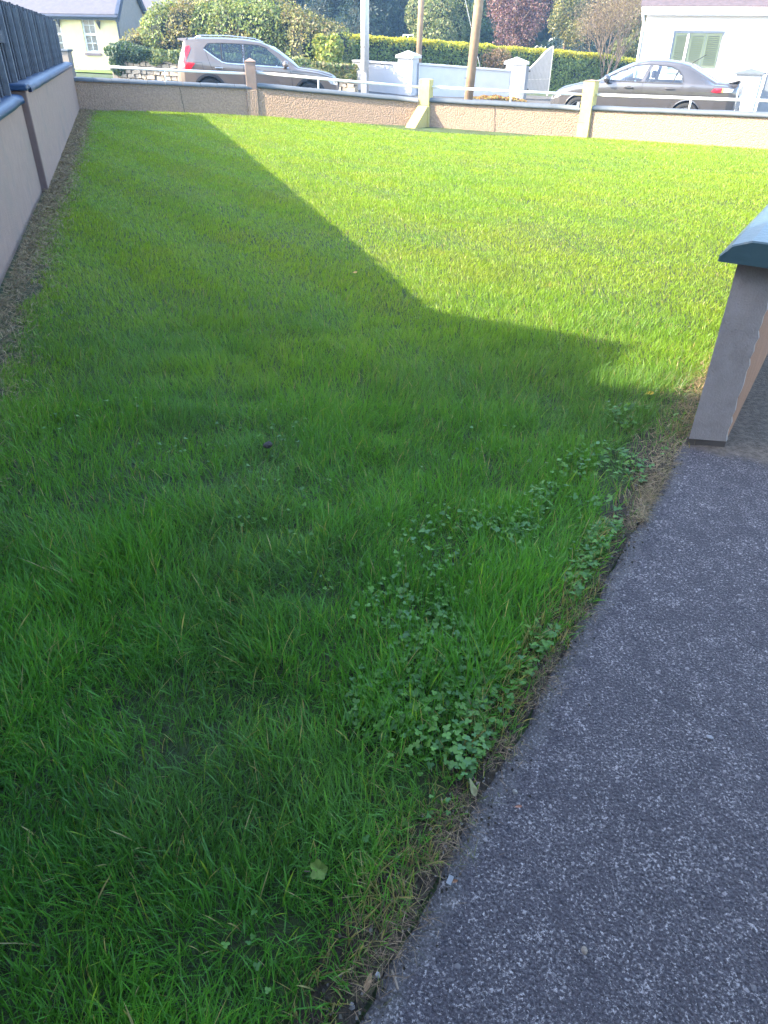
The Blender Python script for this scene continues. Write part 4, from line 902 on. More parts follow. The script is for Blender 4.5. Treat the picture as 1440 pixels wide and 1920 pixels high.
# ------------------------------------------------------------------ white bungalow, top right
def bungalow():
    zc = 25.0; c = at(1197, 120, zc); th = -.29; Y = c[1]; zg = -.6; xl = c[0]
    ax = np.array([math.cos(th), math.sin(th), 0]); nx = np.array([-ax[1], ax[0], 0])
    q = lambda x, dep, z: tuple(ax*x+nx*dep+np.array([0, 0, z]))
    r = thing('bungalow', (xl, Y, zg), 'white bungalow with dark roof, white gutter and shuttered window at the upper right', 'house')
    o3 = np.array([xl, Y, zg])
    def on(px, py):          # facade coordinates under a pixel
        d = at(px, py, 1)-CP; t = ((o3-CP)@nx)/(d@nx); p = CP+d*t-o3; return p@ax, p[2]
    he = on(1300, 27)[1]; x0 = on(1256, 100)[0]; x1 = on(1360, 60)[0]; zt = on(1300, 58)[1]; zb = on(1340, 133)[1]
    W = 11.0; D = 8
    facade(r, q, 0, W, -.3, he, [(x0, x1, zb, zt)], mt['white_house'])
    obj('side_wall', MB().add([q(0, 0, -.3), q(0, D, -.3), q(0, D, he), q(0, 0, he), q(W, 0, -.3), q(W, D, -.3), q(W, D, he), q(W, 0, he)], [(0,3,2,1), (4,5,6,7), (1,2,6,5)]), mt['white_house'], r)
    # window: grey frame, cream louvred shutters behind the panes
    rec = .035; bar = lambda mb, a, b, c_, d_, e0, e1: mb.prism([q(a, e0, c_), q(b, e0, c_), q(b, e0, d_), q(a, e0, d_)], np.array(q(0, e1-e0, 0)))
    mb = MB(); f = .06; bar(mb, x0, x1, zb, zb+f, rec, rec+.06); bar(mb, x0, x1, zt-f, zt, rec, rec+.06); bar(mb, x0, x0+f, zb+f, zt-f, rec, rec+.06); bar(mb, x1-f, x1, zb+f, zt-f, rec, rec+.06)
    w = obj('window', mb, mt['frame_grey'], r)
    xm = x0+(x1-x0)*.30
    mb = MB(); bar(mb, xm-.035, xm+.035, zb+f, zt-f-.02, rec-.005, rec+.055); obj('mullion', mb, mt['upvc'], w)
    for (a, b) in ((x0+f, xm-.035), (xm+.035, x1-f)): obj('pane', MB().add([q(a, rec+.03, zb+f), q(b, rec+.03, zb+f), q(b, rec+.03, zt-f), q(a, rec+.03, zt-f)], [(0,1,2,3)]), mt['pane'], w)
    obj('reveal', MB().add([q(x0, .001, zb), q(x0, rec+.4, zb), q(x0, rec+.4, zt), q(x0, .001, zt), q(x1, .001, zb), q(x1, rec+.4, zb), q(x1, rec+.4, zt), q(x1, .001, zt)], [(0,1,2,3), (7,6,5,4), (3,2,6,7), (0,4,5,1), (1,5,6,2)]), mt['white_house'], w)
    obj('sill', MB().prism([q(x0-.06, -.06, zb-.08), q(x1+.06, -.06, zb-.08), q(x1+.06, .1, zb-.08), q(x0-.06, .1, zb-.08)], (0, 0, .078)), mt['white_house'], w)
    pn = 3; pw = (x1-x0-2*f)/pn
    for k in range(pn):
        a = x0+f+pw*k+.01; b = a+pw-.02; sh = MB(); bar(sh, a, a+.055, zb+f, zt-f, rec+.06, rec+.10); bar(sh, b-.055, b, zb+f, zt-f, rec+.06, rec+.10); bar(sh, a+.055, b-.055, zb+f, zb+f+.08, rec+.06, rec+.10); bar(sh, a+.055, b-.055, zt-f-.07, zt-f, rec+.06, rec+.10)
        s = obj('shutter', sh, mt['shutter'], r)
        nsl = 15; hz = (zt-zb-2*f-.16)/nsl
        me = None
        for j in range(nsl):
            z = zb+f+.085+hz*j
            if me is None: me = meshdata('slat', *[MB().prism([q(0, -.03, 0), q(0, -.022, -.006), q(0, .035, hz*.62), q(0, .027, hz*.66)], np.array(q(b-a-.112, 0, 0)))[i] for i in (0, 1)], mt['shutter'])
            link('slat', me, s, q(a+.056, rec+.08, z))
    # eaves: white fascia and gutter with a downpipe, roof slope and tiles above
    ov = .38; tl = on(1212, 12)[1]
    obj('soffit', MB().prism([q(-.18, -ov, he-.02), q(W, -ov, he-.02), q(W, -.001, he-.02), q(-.18, -.001, he-.02)], (0, 0, .02)), mt['white_house'], r)
    obj('fascia', MB().prism([q(-.18, -ov-.02, he-.03), q(W, -ov-.02, he-.03), q(W, -ov-.001, he-.03), q(-.18, -ov-.001, he-.03)], (0, 0, .2)), mt['upvc'], r)
    obj('gutter', MB().tube([q(-.2, -ov-.085, he+.13), q(W, -ov-.085, he+.11)], .062, 8), mt['upvc'], r, smooth=True)
    obj('downpipe', MB().tube([q(-.14, -ov-.08, he+.1), q(-.12, -ov-.04, he-.05), q(-.06, -.12, he-.28), q(-.06, -.06, he-.42), q(-.06, -.06, -.2)], .04, 8), mt['upvc'], r, smooth=True)
    e0, e1 = q(-.25, -ov-.05, he+.17), q(W, -ov-.05, he+.17); t0, t1 = q(-.25, D/2, he+.17+(D/2+ov)*.55), q(W, D/2, he+.17+(D/2+ov)*.55); b0, b1 = q(-.25, D+.4, he+.17), q(W, D+.4, he+.17)
    dark = mat('dark_roof_tile', (.10,.075,.08), .7, (.07,.055,.06), 8, bump=.4, bscale=20)
    for nm, P4 in (('roof', [e0, e1, t1, t0]), ('roof', [b0, t0, t1, b1])): obj(nm, MB().prism(P4, (0, 0, .06)), dark, r)
    # roof tile courses near the eaves
    rows = MB()
    for i in range(1, 10):
        y = -ov-.05+.3*i; z = he+.17+(.3*i)*.55+.061; rows.prism([q(-.25, y, z), q(W, y, z), q(W, y+.29, z+.16), q(-.25, y+.29, z+.16)], (0, 0, .018))
    o = obj('tile_courses', rows, dark, r); tag(o, kind='stuff')
    # gable end
    obj('gable_wall', MB().add([q(0, 0, he), q(0, D, he), q(0, D/2, he+D/2*.55+.2)], [(0,2,1)]), mt['white_house'], r)
bungalow()
def right_pier():
    P = at(1388, 212, 22.6); zg = P[2]-.05; r = thing('white_pier', (P[0], P[1], zg), 'white painted gate pier with grey cap at the right edge behind the railing', 'gate pier', rot=(0, 0, -.50)); h = at(1400, 138, 22.6)[2]-zg
    obj('shaft', box((-.36, -.28, -.3), (.36, .28, h)), mt['white_wall'], r, bevel=.01)
    g = .07; b = [(-.36-g, -.28-g, h+.001), (.36+g, -.28-g, h+.001), (.36+g, .28+g, h+.001), (-.36-g, .28+g, h+.001)]; t = [(x, y, h+.05) for x, y, z in b]; m = MB().add(b+t+[(0, 0, h+.16)], [(3,2,1,0), (0,1,5,4), (1,2,6,5), (2,3,7,6), (3,0,4,7), (4,5,8), (5,6,8), (6,7,8), (7,4,8)]); obj('cap', m, mt['cap_grey'], r)
    P = at(1440, 200, 23.0); r2 = thing('dark_panel', (P[0]-.32, P[1], zg), 'dark grey solid gate leaf hung beside the white pier at the right edge', 'gate', rot=(0, 0, -.2))  # dark area of unknown nature, built as a plain grey panel
    obj('panel', box((0, -.02, .05), (2.6, .02, 1.08)), mt['gate'], r2); obj('frame', MB().tube([(0, -.01, .05), (0, -.01, 1.12), (2.6, -.01, 1.12), (2.6, -.01, .05)], .035, 6), mt['gate'], r2)
    for x in (.65, 1.3, 1.95): obj('stiffener', box((x-.03, -.04, .06), (x+.03, -.021, 1.07)), mt['gate'], r2)
    # low white garden wall running behind the car
    A = at(1330, 190, 25.0); rw = thing('white_garden_wall', (A[0]-3.4, A[1]+.6, -.6), 'low white garden wall behind the grey saloon boot', 'wall'); obj('wall_panel', box((0, 0, -.2), (4.3, .2, .62)), mt['white_wall'], rw); obj('coping', box((-.04, -.04, .621), (4.34, .24, .68)), mt['white_wall'], rw, bevel=.012)
right_pier()
# ------------------------------------------------------------------ cars
mt['paint_beige'] = mat('beige_silver_car_paint', (.165,.134,.112), .28, (.157,.127,.106), 3, metal=.45, coat=.8)
mt['paint_mauve'] = mat('grey_mauve_car_paint', (.106,.099,.099), .24, (.10,.094,.094), 3, metal=.5, coat=.8)
mt['tyre'] = mat('tyre_rubber', (.02,.02,.02), .85); mt['alloy'] = mat('alloy_rim', (.45,.45,.46), .35, metal=.8)
mt['trim'] = mat('black_trim', (.018,.018,.02), .5); mt['chrome'] = mat('bright_trim', (.70,.70,.70), .2, metal=.9)
mt['seam'] = mat('panel_gap', (.03,.028,.028), .8); mt['seat'] = mat('dark_seat', (.035,.035,.04), .8)
mt['red_lens'] = mat('red_lamp_lens', (.42,.008,.02), .3, (.38,.006,.016), 5, coat=.6); mt['clear_lens'] = mat('clear_lamp_lens', (.62,.62,.62), .12, metal=.3, coat=.8)
mt['amber'] = mat('amber_lens', (.62,.25,.06), .2, coat=.5)
mt['car_glass'] = glassmat('tinted_car_glass', (.52,.62,.62), .10); mt['car_glass_clear'] = glassmat('car_glass', (.80,.86,.86), .10)
def near_poly(x, z, poly):
    """closest point on a polygon's edge, and its distance"""
    best = (9, 0, 0)
    for i in range(len(poly)):
        ax_, az = poly[i]; bx, bz = poly[(i+1) % len(poly)]; dx, dz = bx-ax_, bz-az; t = max(0, min(1, ((x-ax_)*dx+(z-az)*dz)/(dx*dx+dz*dz+1e-12)))
        qx, qz = ax_+dx*t, az+dz*t; dd = math.hypot(x-qx, z-qz)
        if dd < best[0]: best = (dd, qx, qz)
    return best
def in_poly(x, z, poly):
    c = False
    for i in range(len(poly)):
        x0, z0 = poly[i]; x1, z1 = poly[(i+1) % len(poly)]
        if (z0 > z) != (z1 > z) and x < (x1-x0)*(z-z0)/(z1-z0)+x0: c = not c
    return c
def build_car(name, label, loc, heading, pitch, spec, scale=1.0):
    S = spec; I = lambda tab: (lambda x: float(np.interp(x, [p[0] for p in tab], [p[1] for p in tab])))
    zt, zb, wl, wr, zl = I(S['top']), I(S['belt']), I(S['half']), I(S['roofhalf']), I(S['low'])
    L0, L1 = S['top'][0][0], S['top'][-1][0]; ar = S['arch']; wx = S['wheels']
    root = thing(name, loc, label, 'car'); root.rotation_euler = (0, pitch, heading); root.scale = (scale,)*3
    def side_y(x, z):
        b = zb(x); lo = zl(x); w = wl(x)
        if z <= b:
            t = (b-z)/(b-lo+1e-6); y = w*(1-.016*math.cos(min(1, t*1.6)*PI)*0)-.05*t*t*t-.012*abs(t-.45)*0
            return y-.018*max(0, 1-t/.18)**2
        zr = zt(x)-S['crown']; zr = max(zr, b+.02); t = min(1, (z-b)/(zr-b)); r_ = wr(x)
        return (w-.018)+(r_-(w-.018))*(t+.12*math.sin(t*PI)*-1*.5)
    NX = 190; xs = np.concatenate([L0+(L1-L0)*(1-np.cos(np.linspace(0, PI, NX)))/2*.25+(L1-L0)*np.linspace(0, 1, NX)*.75]); nlo, nup, ntp = 22, 18, 10
    polys = [p for p, _ in S['side_windows']]; grid = []; tags_ = []
    for x in xs:
        lo, b, top = zl(x), zb(x), zt(x); zr = max(top-S['crown'], b+.02); col = []
        for i in range(nlo): z = lo+(b-lo)*i/(nlo-1); col.append([x, side_y(x, z), z])
        for i in range(1, nup+1): z = b+(zr-b)*i/nup; col.append([x, side_y(x, z), z])
        yr = side_y(x, zr)
        for i in range(1, ntp+1):
            a = i/ntp; col.append([x, yr*math.cos(a*PI/2)**.75 if a < 1 else 0, zr+(max(top, zr+.01)+(.05 if S['shield'][0] < x < S['shield'][1] else 0)*min(1, (S['shield'][1]-x)*6, (x-S['shield'][0]+.02)*6)-zr)*math.sin(a*PI/2)**.7])
        grid.append(col)
    nr = nlo+nup+ntp; G = np.array(grid)
    edges = polys+[[(wx[k]+ar*math.cos(t), S['wheel_z']+ar*math.sin(t)) for t in np.linspace(0, 2*PI, 40, endpoint=False)] for k in (0, 1)]
    for i in range(NX):
        for j in range(nlo+nup):
            x, y, z = G[i, j]
            for p in edges:
                if min(q[0] for q in p)-.02 < x < max(q[0] for q in p)+.02 and min(q[1] for q in p)-.03 < z < max(q[1] for q in p)+.03:
                    dd, qx, qz = near_poly(x, z, p)
                    if dd < .0125: G[i, j] = (qx, side_y(qx, qz), qz); break
    body = []; win = [[] for _ in polys]; shield = []; rear = []
    for i in range(NX-1):
        for j in range(nr-1):
            c = G[i:i+2, j:j+2].reshape(4, 3).mean(0); f = (i*nr+j, (i+1)*nr+j, (i+1)*nr+j+1, i*nr+j+1)
            if j < nlo+nup-1:
                if any(math.hypot(c[0]-w, c[2]-S['wheel_z']) < ar for w in wx): continue
                hit = False
                for k, p in enumerate(polys):
                    if in_poly(c[0], c[2], p): win[k].append(f); hit = True; break
                if hit: continue
            elif j >= nlo+nup+1 or True:
                if S['shield'][0] < c[0] < S['shield'][1] and j >= nlo+nup: shield.append(f); continue
                if S['rear'][0] < c[0] < S['rear'][1] and j >= nlo+nup+1: rear.append(f); continue
            body.append(f)
    V = G.reshape(-1, 3)
    def mirrored(F):
        u = sorted(set(i for f in F for i in f)); m = {k: n for n, k in enumerate(u)}; A = V[u]; B = A*np.array([1, -1, 1]); n = len(u)
        return np.concatenate([A, B]), [tuple(m[i] for i in f) for f in F]+[tuple(m[i]+n for i in f[::-1]) for f in F]
    def one(F, s):
        u = sorted(set(i for f in F for i in f)); m = {k: n for n, k in enumerate(u)}
        return V[u]*np.array([1, s, 1]), [tuple(m[i] for i in (f if s > 0 else f[::-1])) for f in F]
    bv, bf = mirrored(body); n0 = len(bv)
    bb = obj('body', (bv, bf), S['paint'], root, smooth=True)
    me = bb.data
    # closed nose and tail
    for e, nm in ((0, 'tail_panel'), (NX-1, 'nose_panel')):
        A = G[e]; P = list(A)+[a*np.array([1, -1, 1]) for a in A[::-1]]; obj(nm, MB().add(P, [tuple(range(len(P)))]), S['paint'], root)
    for k, (p, g) in enumerate(S['side_windows']):
        for s in (1, -1): obj('side_window', one(win[k], s), g, root, smooth=True)
    for nm, F in (('windscreen', shield), ('rear_window', rear)): obj(nm, mirrored(F), mt['car_glass'] if nm == 'rear_window' else mt['car_glass_clear'], root, smooth=True)
    def strip(nm, pts, w, m, s, lift=.004, closed=False, parent=None):
        P = [np.array(p, float) for p in pts]; D = []
        for a, b in zip(P[:-1], P[1:]):
            k = max(1, int(np.linalg.norm(b-a)/.06)); D += [a+(b-a)*i/k for i in range(k)]
        D.append(P[-1]); VV = []; FF = []
        for i, p in enumerate(D):
            t = D[min(i+1, len(D)-1)]-D[max(i-1, 0)]; t /= np.linalg.norm(t)+1e-9; n = np.array([-t[1], t[0]])*w/2
            for q, l in ((p-n, 0), (p-n, lift), (p+n, lift), (p+n, 0)): VV.append((q[0], s*(side_y(q[0], q[1])+l), q[1]))
        for i in range(len(D)-1):
            for j in range(4): FF.append((i*4+j, i*4+(j+1) % 4, i*4+4+(j+1) % 4, i*4+4+j))
        return obj(nm, (VV, FF), m, parent or root)
    def patch(nm, poly, m, s, lift=.012, parent=None):
        D = []
        for i in range(len(poly)):
            a, b = np.array(poly[i]), np.array(poly[(i+1) % len(poly)]); k = max(1, int(np.linalg.norm(b-a)/.05)); D += [a+(b-a)*j/k for j in range(k)]
        c = np.mean(D, 0); VV = [(p[0], s*(side_y(p[0], p[1])+lift), p[1]) for p in D]+[(p[0], s*(side_y(p[0], p[1])-.01), p[1]) for p in D]+[(c[0], s*(side_y(c[0], c[1])+lift+.004), c[1])]; n = len(D)
        FF = [(i, (i+1) % n, 2*n) for i in range(n)]+[(i, n+i, n+(i+1) % n, (i+1) % n) for i in range(n)]
        return obj(nm, (VV, FF), m, parent or root)
    for s in (1, -1):
        for pts in S['seams']: strip('door_seam', pts, .010, mt['seam'], s, .002)
        for pts, w, m in S['trims']: strip('window_trim', pts, w, m, s, .007)
        for pts, w, m in S.get('creases', []): strip('side_moulding', pts, w, m, s, .006)
        for nm, poly, m, lab in S['lamps']:
            o = patch(nm, poly, m, s)
            if lab: tag(o, label=lab)
        for (x, z) in S['handles']:
            y = side_y(x, z)*s; o = obj('door_handle', box((x-.105, min(y, y+s*.035), z-.014), (x+.105, max(y, y+s*.035), z+.014)), S['handle_mat'], root, bevel=.008)
            obj('handle_recess_shade', MB().add([(x+.08*math.cos(t)-.01, y+s*.0035, z-.004+.032*math.sin(t)) for t in np.linspace(0, 2*PI, 14, endpoint=False)], [tuple(range(14))]), mt['seam'], o)  # flat dark patch painted for the shaded hollow behind the handle
        fx, fz, fr = S['fuel']
        if fr > 0 and s == S['fuel_side']: strip('fuel_flap', [(fx+fr*math.cos(t), fz+fr*math.sin(t)) for t in np.linspace(0, 2*PI, 24)], .008, mt['seam'], s, .002)
        elif s == S['fuel_side']: strip('fuel_flap', [(fx-.12, fz-.09), (fx-.13, fz+.09), (fx+.10, fz+.09), (fx+.13, fz-.09), (fx-.12, fz-.09)], .008, mt['seam'], s, .002)
        for k, w in enumerate(wx):
            a = np.linspace(-.15, PI+.15, 30); R0, R1 = ar-.004, ar+S['clad']; VV = []; FF = []
            for t in a:
                for R_, l in ((R0, -.05), (R0, .018), (R1, .014), (R1, -.006)):
                    x, z = w+R_*math.cos(t), S['wheel_z']+R_*math.sin(t); VV.append((x, s*(side_y(x, z)+l), z))
            for i in range(len(a)-1):
                for j in range(3): FF.append((i*4+j, i*4+j+1, i*4+4+j+1, i*4+4+j))
            obj('wheel_arch', (VV, FF), S['clad_mat'], root, smooth=False)
            # well
            VV = []; FF = []
            for t in a:
                for l in (.0, -.34):
                    x, z = w+ar*1.01*math.cos(t), S['wheel_z']+ar*1.01*math.sin(t); VV.append((x, s*(wl(w)-.03+l), z))
            for i in range(len(a)-1): FF.append((i*2, i*2+1, i*2+3, i*2+2))
            FF.append(tuple(range(1, len(VV), 2))); obj('wheel_well', (VV, FF), mt['trim'], root)
            R_ = S['tyre']; yo = s*(wl(w)-.035); prof = [(R_*.66, 0), (R_*.70, .015), (R_*.93, .012), (R_, -.03), (R_, -.17), (R_*.93, -.21), (R_*.66, -.21)]
            VV = []; FF = []; K = 32; c = len(prof)
            for i in range(K):
                t = 2*PI*i/K
                for (rr, l) in prof: VV.append((w+rr*math.cos(t), yo+s*l, S['tyre']+rr*math.sin(t)))
            for i in range(K):
                for j in range(c-1): FF.append((i*c+j, i*c+j+1, ((i+1) % K)*c+j+1, ((i+1) % K)*c+j))
            wh = obj('wheel', MB().tube([(w, yo-s*.2, S['tyre']), (w, yo-s*.06, S['tyre'])], R_*.2, 14), mt['trim'], root)
            obj('tyre', (VV, FF), mt['tyre'], wh, smooth=True)
            rm = MB(); ring = []
            for q in range(5):
                t = 2*PI*q/5+.3; d = np.array([math.cos(t), 0, math.sin(t)]); nrm = np.array([-math.sin(t), 0, math.cos(t)])
                rm.add([(w, yo-s*.02, S['tyre'])+d*R_*.12+nrm*.045, (w, yo-s*.02, S['tyre'])+d*R_*.66+nrm*.03, (w, yo-s*.02, S['tyre'])+d*R_*.66-nrm*.03, (w, yo-s*.02, S['tyre'])+d*R_*.12-nrm*.045], [(0,1,2,3)])
            for i in range(24):
                t0, t1 = 2*PI*i/24, 2*PI*(i+1)/24
                rm.add([(w+R_*.60*math.cos(t0), yo-s*.015, S['tyre']+R_*.60*math.sin(t0)), (w+R_*.69*math.cos(t0), yo-s*.005, S['tyre']+R_*.69*math.sin(t0)), (w+R_*.69*math.cos(t1), yo-s*.005, S['tyre']+R_*.69*math.sin(t1)), (w+R_*.60*math.cos(t1), yo-s*.015, S['tyre']+R_*.60*math.sin(t1))], [(0,1,2,3)])
            rm.tube([(w, yo-s*.05, S['tyre']), (w, yo-s*.01, S['tyre'])], R_*.18, 12); obj('rim', rm, mt['alloy'], wh)
        mx, mz = S['mirror']; my = side_y(mx, mz)*s
        m = obj('door_mirror', MB().add(*ball((mx+.02, my+s*.16, mz+.06), (.085, .115, .085), 10, 7)), S['mirror_mat'], root, smooth=True); obj('mirror_stalk', box((mx-.02, min(my, my+s*.12), mz-.03), (mx+.05, max(my, my+s*.12), mz)), mt['trim'], m)
    # underbody and cabin
    lo = min(p[1] for p in S['low']); wi = max(p[1] for p in S['half'])
    obj('underbody', box((wx[1]-.2, -wi+.36, lo-.03), (wx[0]+.2, wi-.36, lo+.12)), mt['trim'], root)
    obj('floor', box((S['rear'][0]+.3, -wi+.12, lo+.121), (S['shield'][1]+.1, wi-.12, lo+.26)), mt['seat'], root)
    cx = S['seat_x']
    for s in (1, -1):
        obj('seat', MB().prism([(cx, s*.40-.24, .55), (cx+.12, s*.40-.24, .55), (cx-.14, s*.40-.24, S['seat_top']), (cx-.24, s*.40-.24, S['seat_top'])], (0, .48, 0)), mt['seat'], root, bevel=.04)
        obj('headrest', box((cx-.26, s*.40-.13, S['seat_top']+.03), (cx-.16, s*.40+.13, S['seat_top']+.2)), mt['seat'], root, bevel=.04)
        obj('headrest', box((cx-1.12, s*.36-.12, S['seat_top']-.02), (cx-1.03, s*.36+.12, S['seat_top']+.12)), mt['seat'], root, bevel=.04)
    obj('rear_seat', MB().prism([(cx-.95, -.62, .5), (cx-.82, -.62, .5), (cx-1.0, -.62, S['seat_top']-.03), (cx-1.12, -.62, S['seat_top']-.03)], (0, 1.24, 0)), mt['seat'], root, bevel=.04)
    obj('dashboard', box((S['shield'][1]-.55, -.66, .6), (S['shield'][1]-.12, .66, S['dash'])), mt['seat'], root, bevel=.06)
    wheel = [(S['shield'][1]-.62+.06*math.sin(t)*1.0, S['driver']*.37+.18*math.cos(t), S['dash']+.02+.17*math.sin(t)) for t in np.linspace(0, 2*PI, 18)]; obj('steering_wheel', MB().tube(wheel, .016, 5), mt['trim'], root)
    return root, side_y, strip, patch
def ball(c, r, nu=10, nv=7):
    V = []; F = []
    for i in range(nv+1):
        th = PI*i/nv
        for j in range(nu): V.append((c[0]+r[0]*math.sin(th)*math.cos(2*PI*j/nu), c[1]+r[1]*math.sin(th)*math.sin(2*PI*j/nu), c[2]+r[2]*math.cos(th)))
    for i in range(nv):
        for j in range(nu): F.append((i*nu+j, (i+1)*nu+j, (i+1)*nu+(j+1) % nu, i*nu+(j+1) % nu))
    return V, F
def suv():
    g1, g2 = mt['car_glass'], mt['car_glass']
    q1 = [(-1.45,1.37), (-1.34,1.485), (-1.03,1.505), (-1.00,1.11), (-1.18,1.215)]
    q2 = [(-.99,1.505), (-.47,1.51), (-.44,1.075), (-.86,1.085), (-.965,1.105)]
    q3 = [(-.40,1.51), (-.02,1.50), (.22,1.43), (.46,1.27), (.78,1.045), (-.37,1.07)]
    spec = dict(paint=mt['paint_beige'], wheels=(1.36,-1.345), wheel_z=.36, tyre=.355, arch=.405, clad=.055, clad_mat=mt['trim'], crown=.085,
        top=[(-2.215,.60),(-2.205,.95),(-2.17,1.06),(-2.13,1.16),(-2.02,1.44),(-1.985,1.56),(-1.93,1.60),(-1.6,1.635),(-1.0,1.655),(-.4,1.65),(.05,1.61),(.30,1.53),(.55,1.40),(1.10,1.07),(1.16,1.055),(1.6,1.02),(1.95,.955),(2.10,.89),(2.18,.80),(2.215,.62)],
        belt=[(-2.215,.52),(-2.19,.85),(-2.1,1.02),(-1.9,1.12),(-1.5,1.10),(-1.0,1.06),(0,1.04),(1.0,1.0),(1.6,.94),(2.0,.85),(2.15,.76),(2.215,.5)],
        half=[(-2.215,.60),(-2.19,.72),(-2.12,.82),(-2.0,.885),(-1.7,.925),(-1.2,.93),(0,.92),(1.2,.93),(1.7,.91),(1.95,.85),(2.1,.74),(2.18,.62),(2.215,.50)],
        roofhalf=[(-2.215,.58),(-2.1,.66),(-1.9,.66),(-1.5,.665),(-.5,.68),(.2,.67),(.6,.70),(1.1,.80),(1.6,.79),(2.0,.70),(2.215,.42)],
        low=[(-2.215,.42),(-2.1,.34),(-1.8,.28),(-1,.26),(1,.26),(1.8,.27),(2.1,.32),(2.215,.40)],
        shield=(.30,1.08), rear=(-2.14,-2.00), side_windows=[(q1,g1),(q2,g1),(q3,g2)],
        seams=[[(-1.42,1.33),(-1.30,1.0),(-1.22,.86),(-1.0,.66),(-.93,.45),(-.92,.32)], [(-.435,1.05),(-.42,.60),(-.43,.32)], [(.80,1.02),(.86,.86),(.885,.55),(.87,.32)], [(.88,.955),(1.5,.93),(2.02,.83)]],
        trims=[([(-1.455,1.365),(-1.19,1.20),(-.985,1.09),(-.86,1.07),(-.44,1.06),(-.37,1.055),(.79,1.03)],.022,mt['chrome']), ([(-1.015,1.5),(-.985,1.11)],.035,mt['trim']), ([(-.455,1.505),(-.405,1.07)],.05,mt['trim']), ([(-1.46,1.38),(-1.345,1.495),(-1.03,1.517),(-.4,1.522),(-.02,1.512),(.23,1.445)],.016,mt['trim']), ([(-.43,1.50),(-.418,1.07)],.012,mt['chrome'])],
        lamps=[('tail_light',[(-1.83,1.43),(-1.93,1.40),(-2.13,1.07),(-1.96,1.06),(-1.87,1.22),(-1.80,1.36)],mt['red_lens'],'upper sweep of the red tail light'), ('tail_light',[(-2.13,1.075),(-2.17,.93),(-2.10,.87),(-1.82,.90),(-1.70,1.04),(-1.93,1.055)],mt['red_lens'],'lower block of the red tail light'),
               ('reversing_light',[(-2.09,1.01),(-2.10,.945),(-1.99,.945),(-1.98,1.00)],mt['clear_lens'],None), ('headlight',[(2.14,.80),(2.12,.66),(1.95,.69),(1.82,.80),(1.93,.84)],mt['clear_lens'],None)],
        handles=[(-1.08,.955),(.0,.925)], handle_mat=mt['chrome'], fuel=(-1.62,.97,0), fuel_side=-1, mirror=(.68,1.05), mirror_mat=mt['paint_beige'], seat_x=-.05, seat_top=1.12, dash=1.03, driver=-1,
        creases=[([(-.9,.40),(.86,.40)],.09,mt['trim'])])
    zc = 19.5; P = at(486, 150, zc); yaw = math.radians(90-81)
    hd = np.array([math.cos(yaw), math.sin(yaw)]); nl = np.array([-hd[1], hd[0]]); c = P[:2]+nl*.93; zg = float(out_z(c[0]))-.03
    root, sy, strip, patch = build_car('parked_car', 'silver-beige SUV with red boomerang tail light parked behind the left part of the street wall', (c[0], c[1], zg), yaw, math.radians(1.9), spec, 1.0)
    # spoiler, roof rails, aerial fin
    obj('spoiler', MB().prism([(-1.86,-.64,1.60),(-2.13,-.60,1.575),(-2.13,-.60,1.545),(-1.95,-.66,1.50)], (0, 1.26, 0)), mt['paint_beige'], root, bevel=.012)
    for s in (1, -1): obj('roof_rail', MB().tube([(-1.68, s*.615, 1.60),(-1.55, s*.615, 1.665),(-.8, s*.62, 1.69),(-.1, s*.61, 1.655),(.12, s*.605, 1.585)], .016, 6), mt['chrome'], root, smooth=True)
    obj('aerial_fin', MB().prism([(-1.80,-.02,1.60),(-1.62,-.02,1.62),(-1.76,-.02,1.70)], (0, .04, 0)), mt['trim'], root)
    obj('rear_bumper', box((-2.235, -.62, .40), (-2.205, .62, .56)), mt['trim'], root, bevel=.01)
    obj('grille', box((2.20, -.42, .55), (2.225, .42, .74)), mt['trim'], root, bevel=.01)
suv()
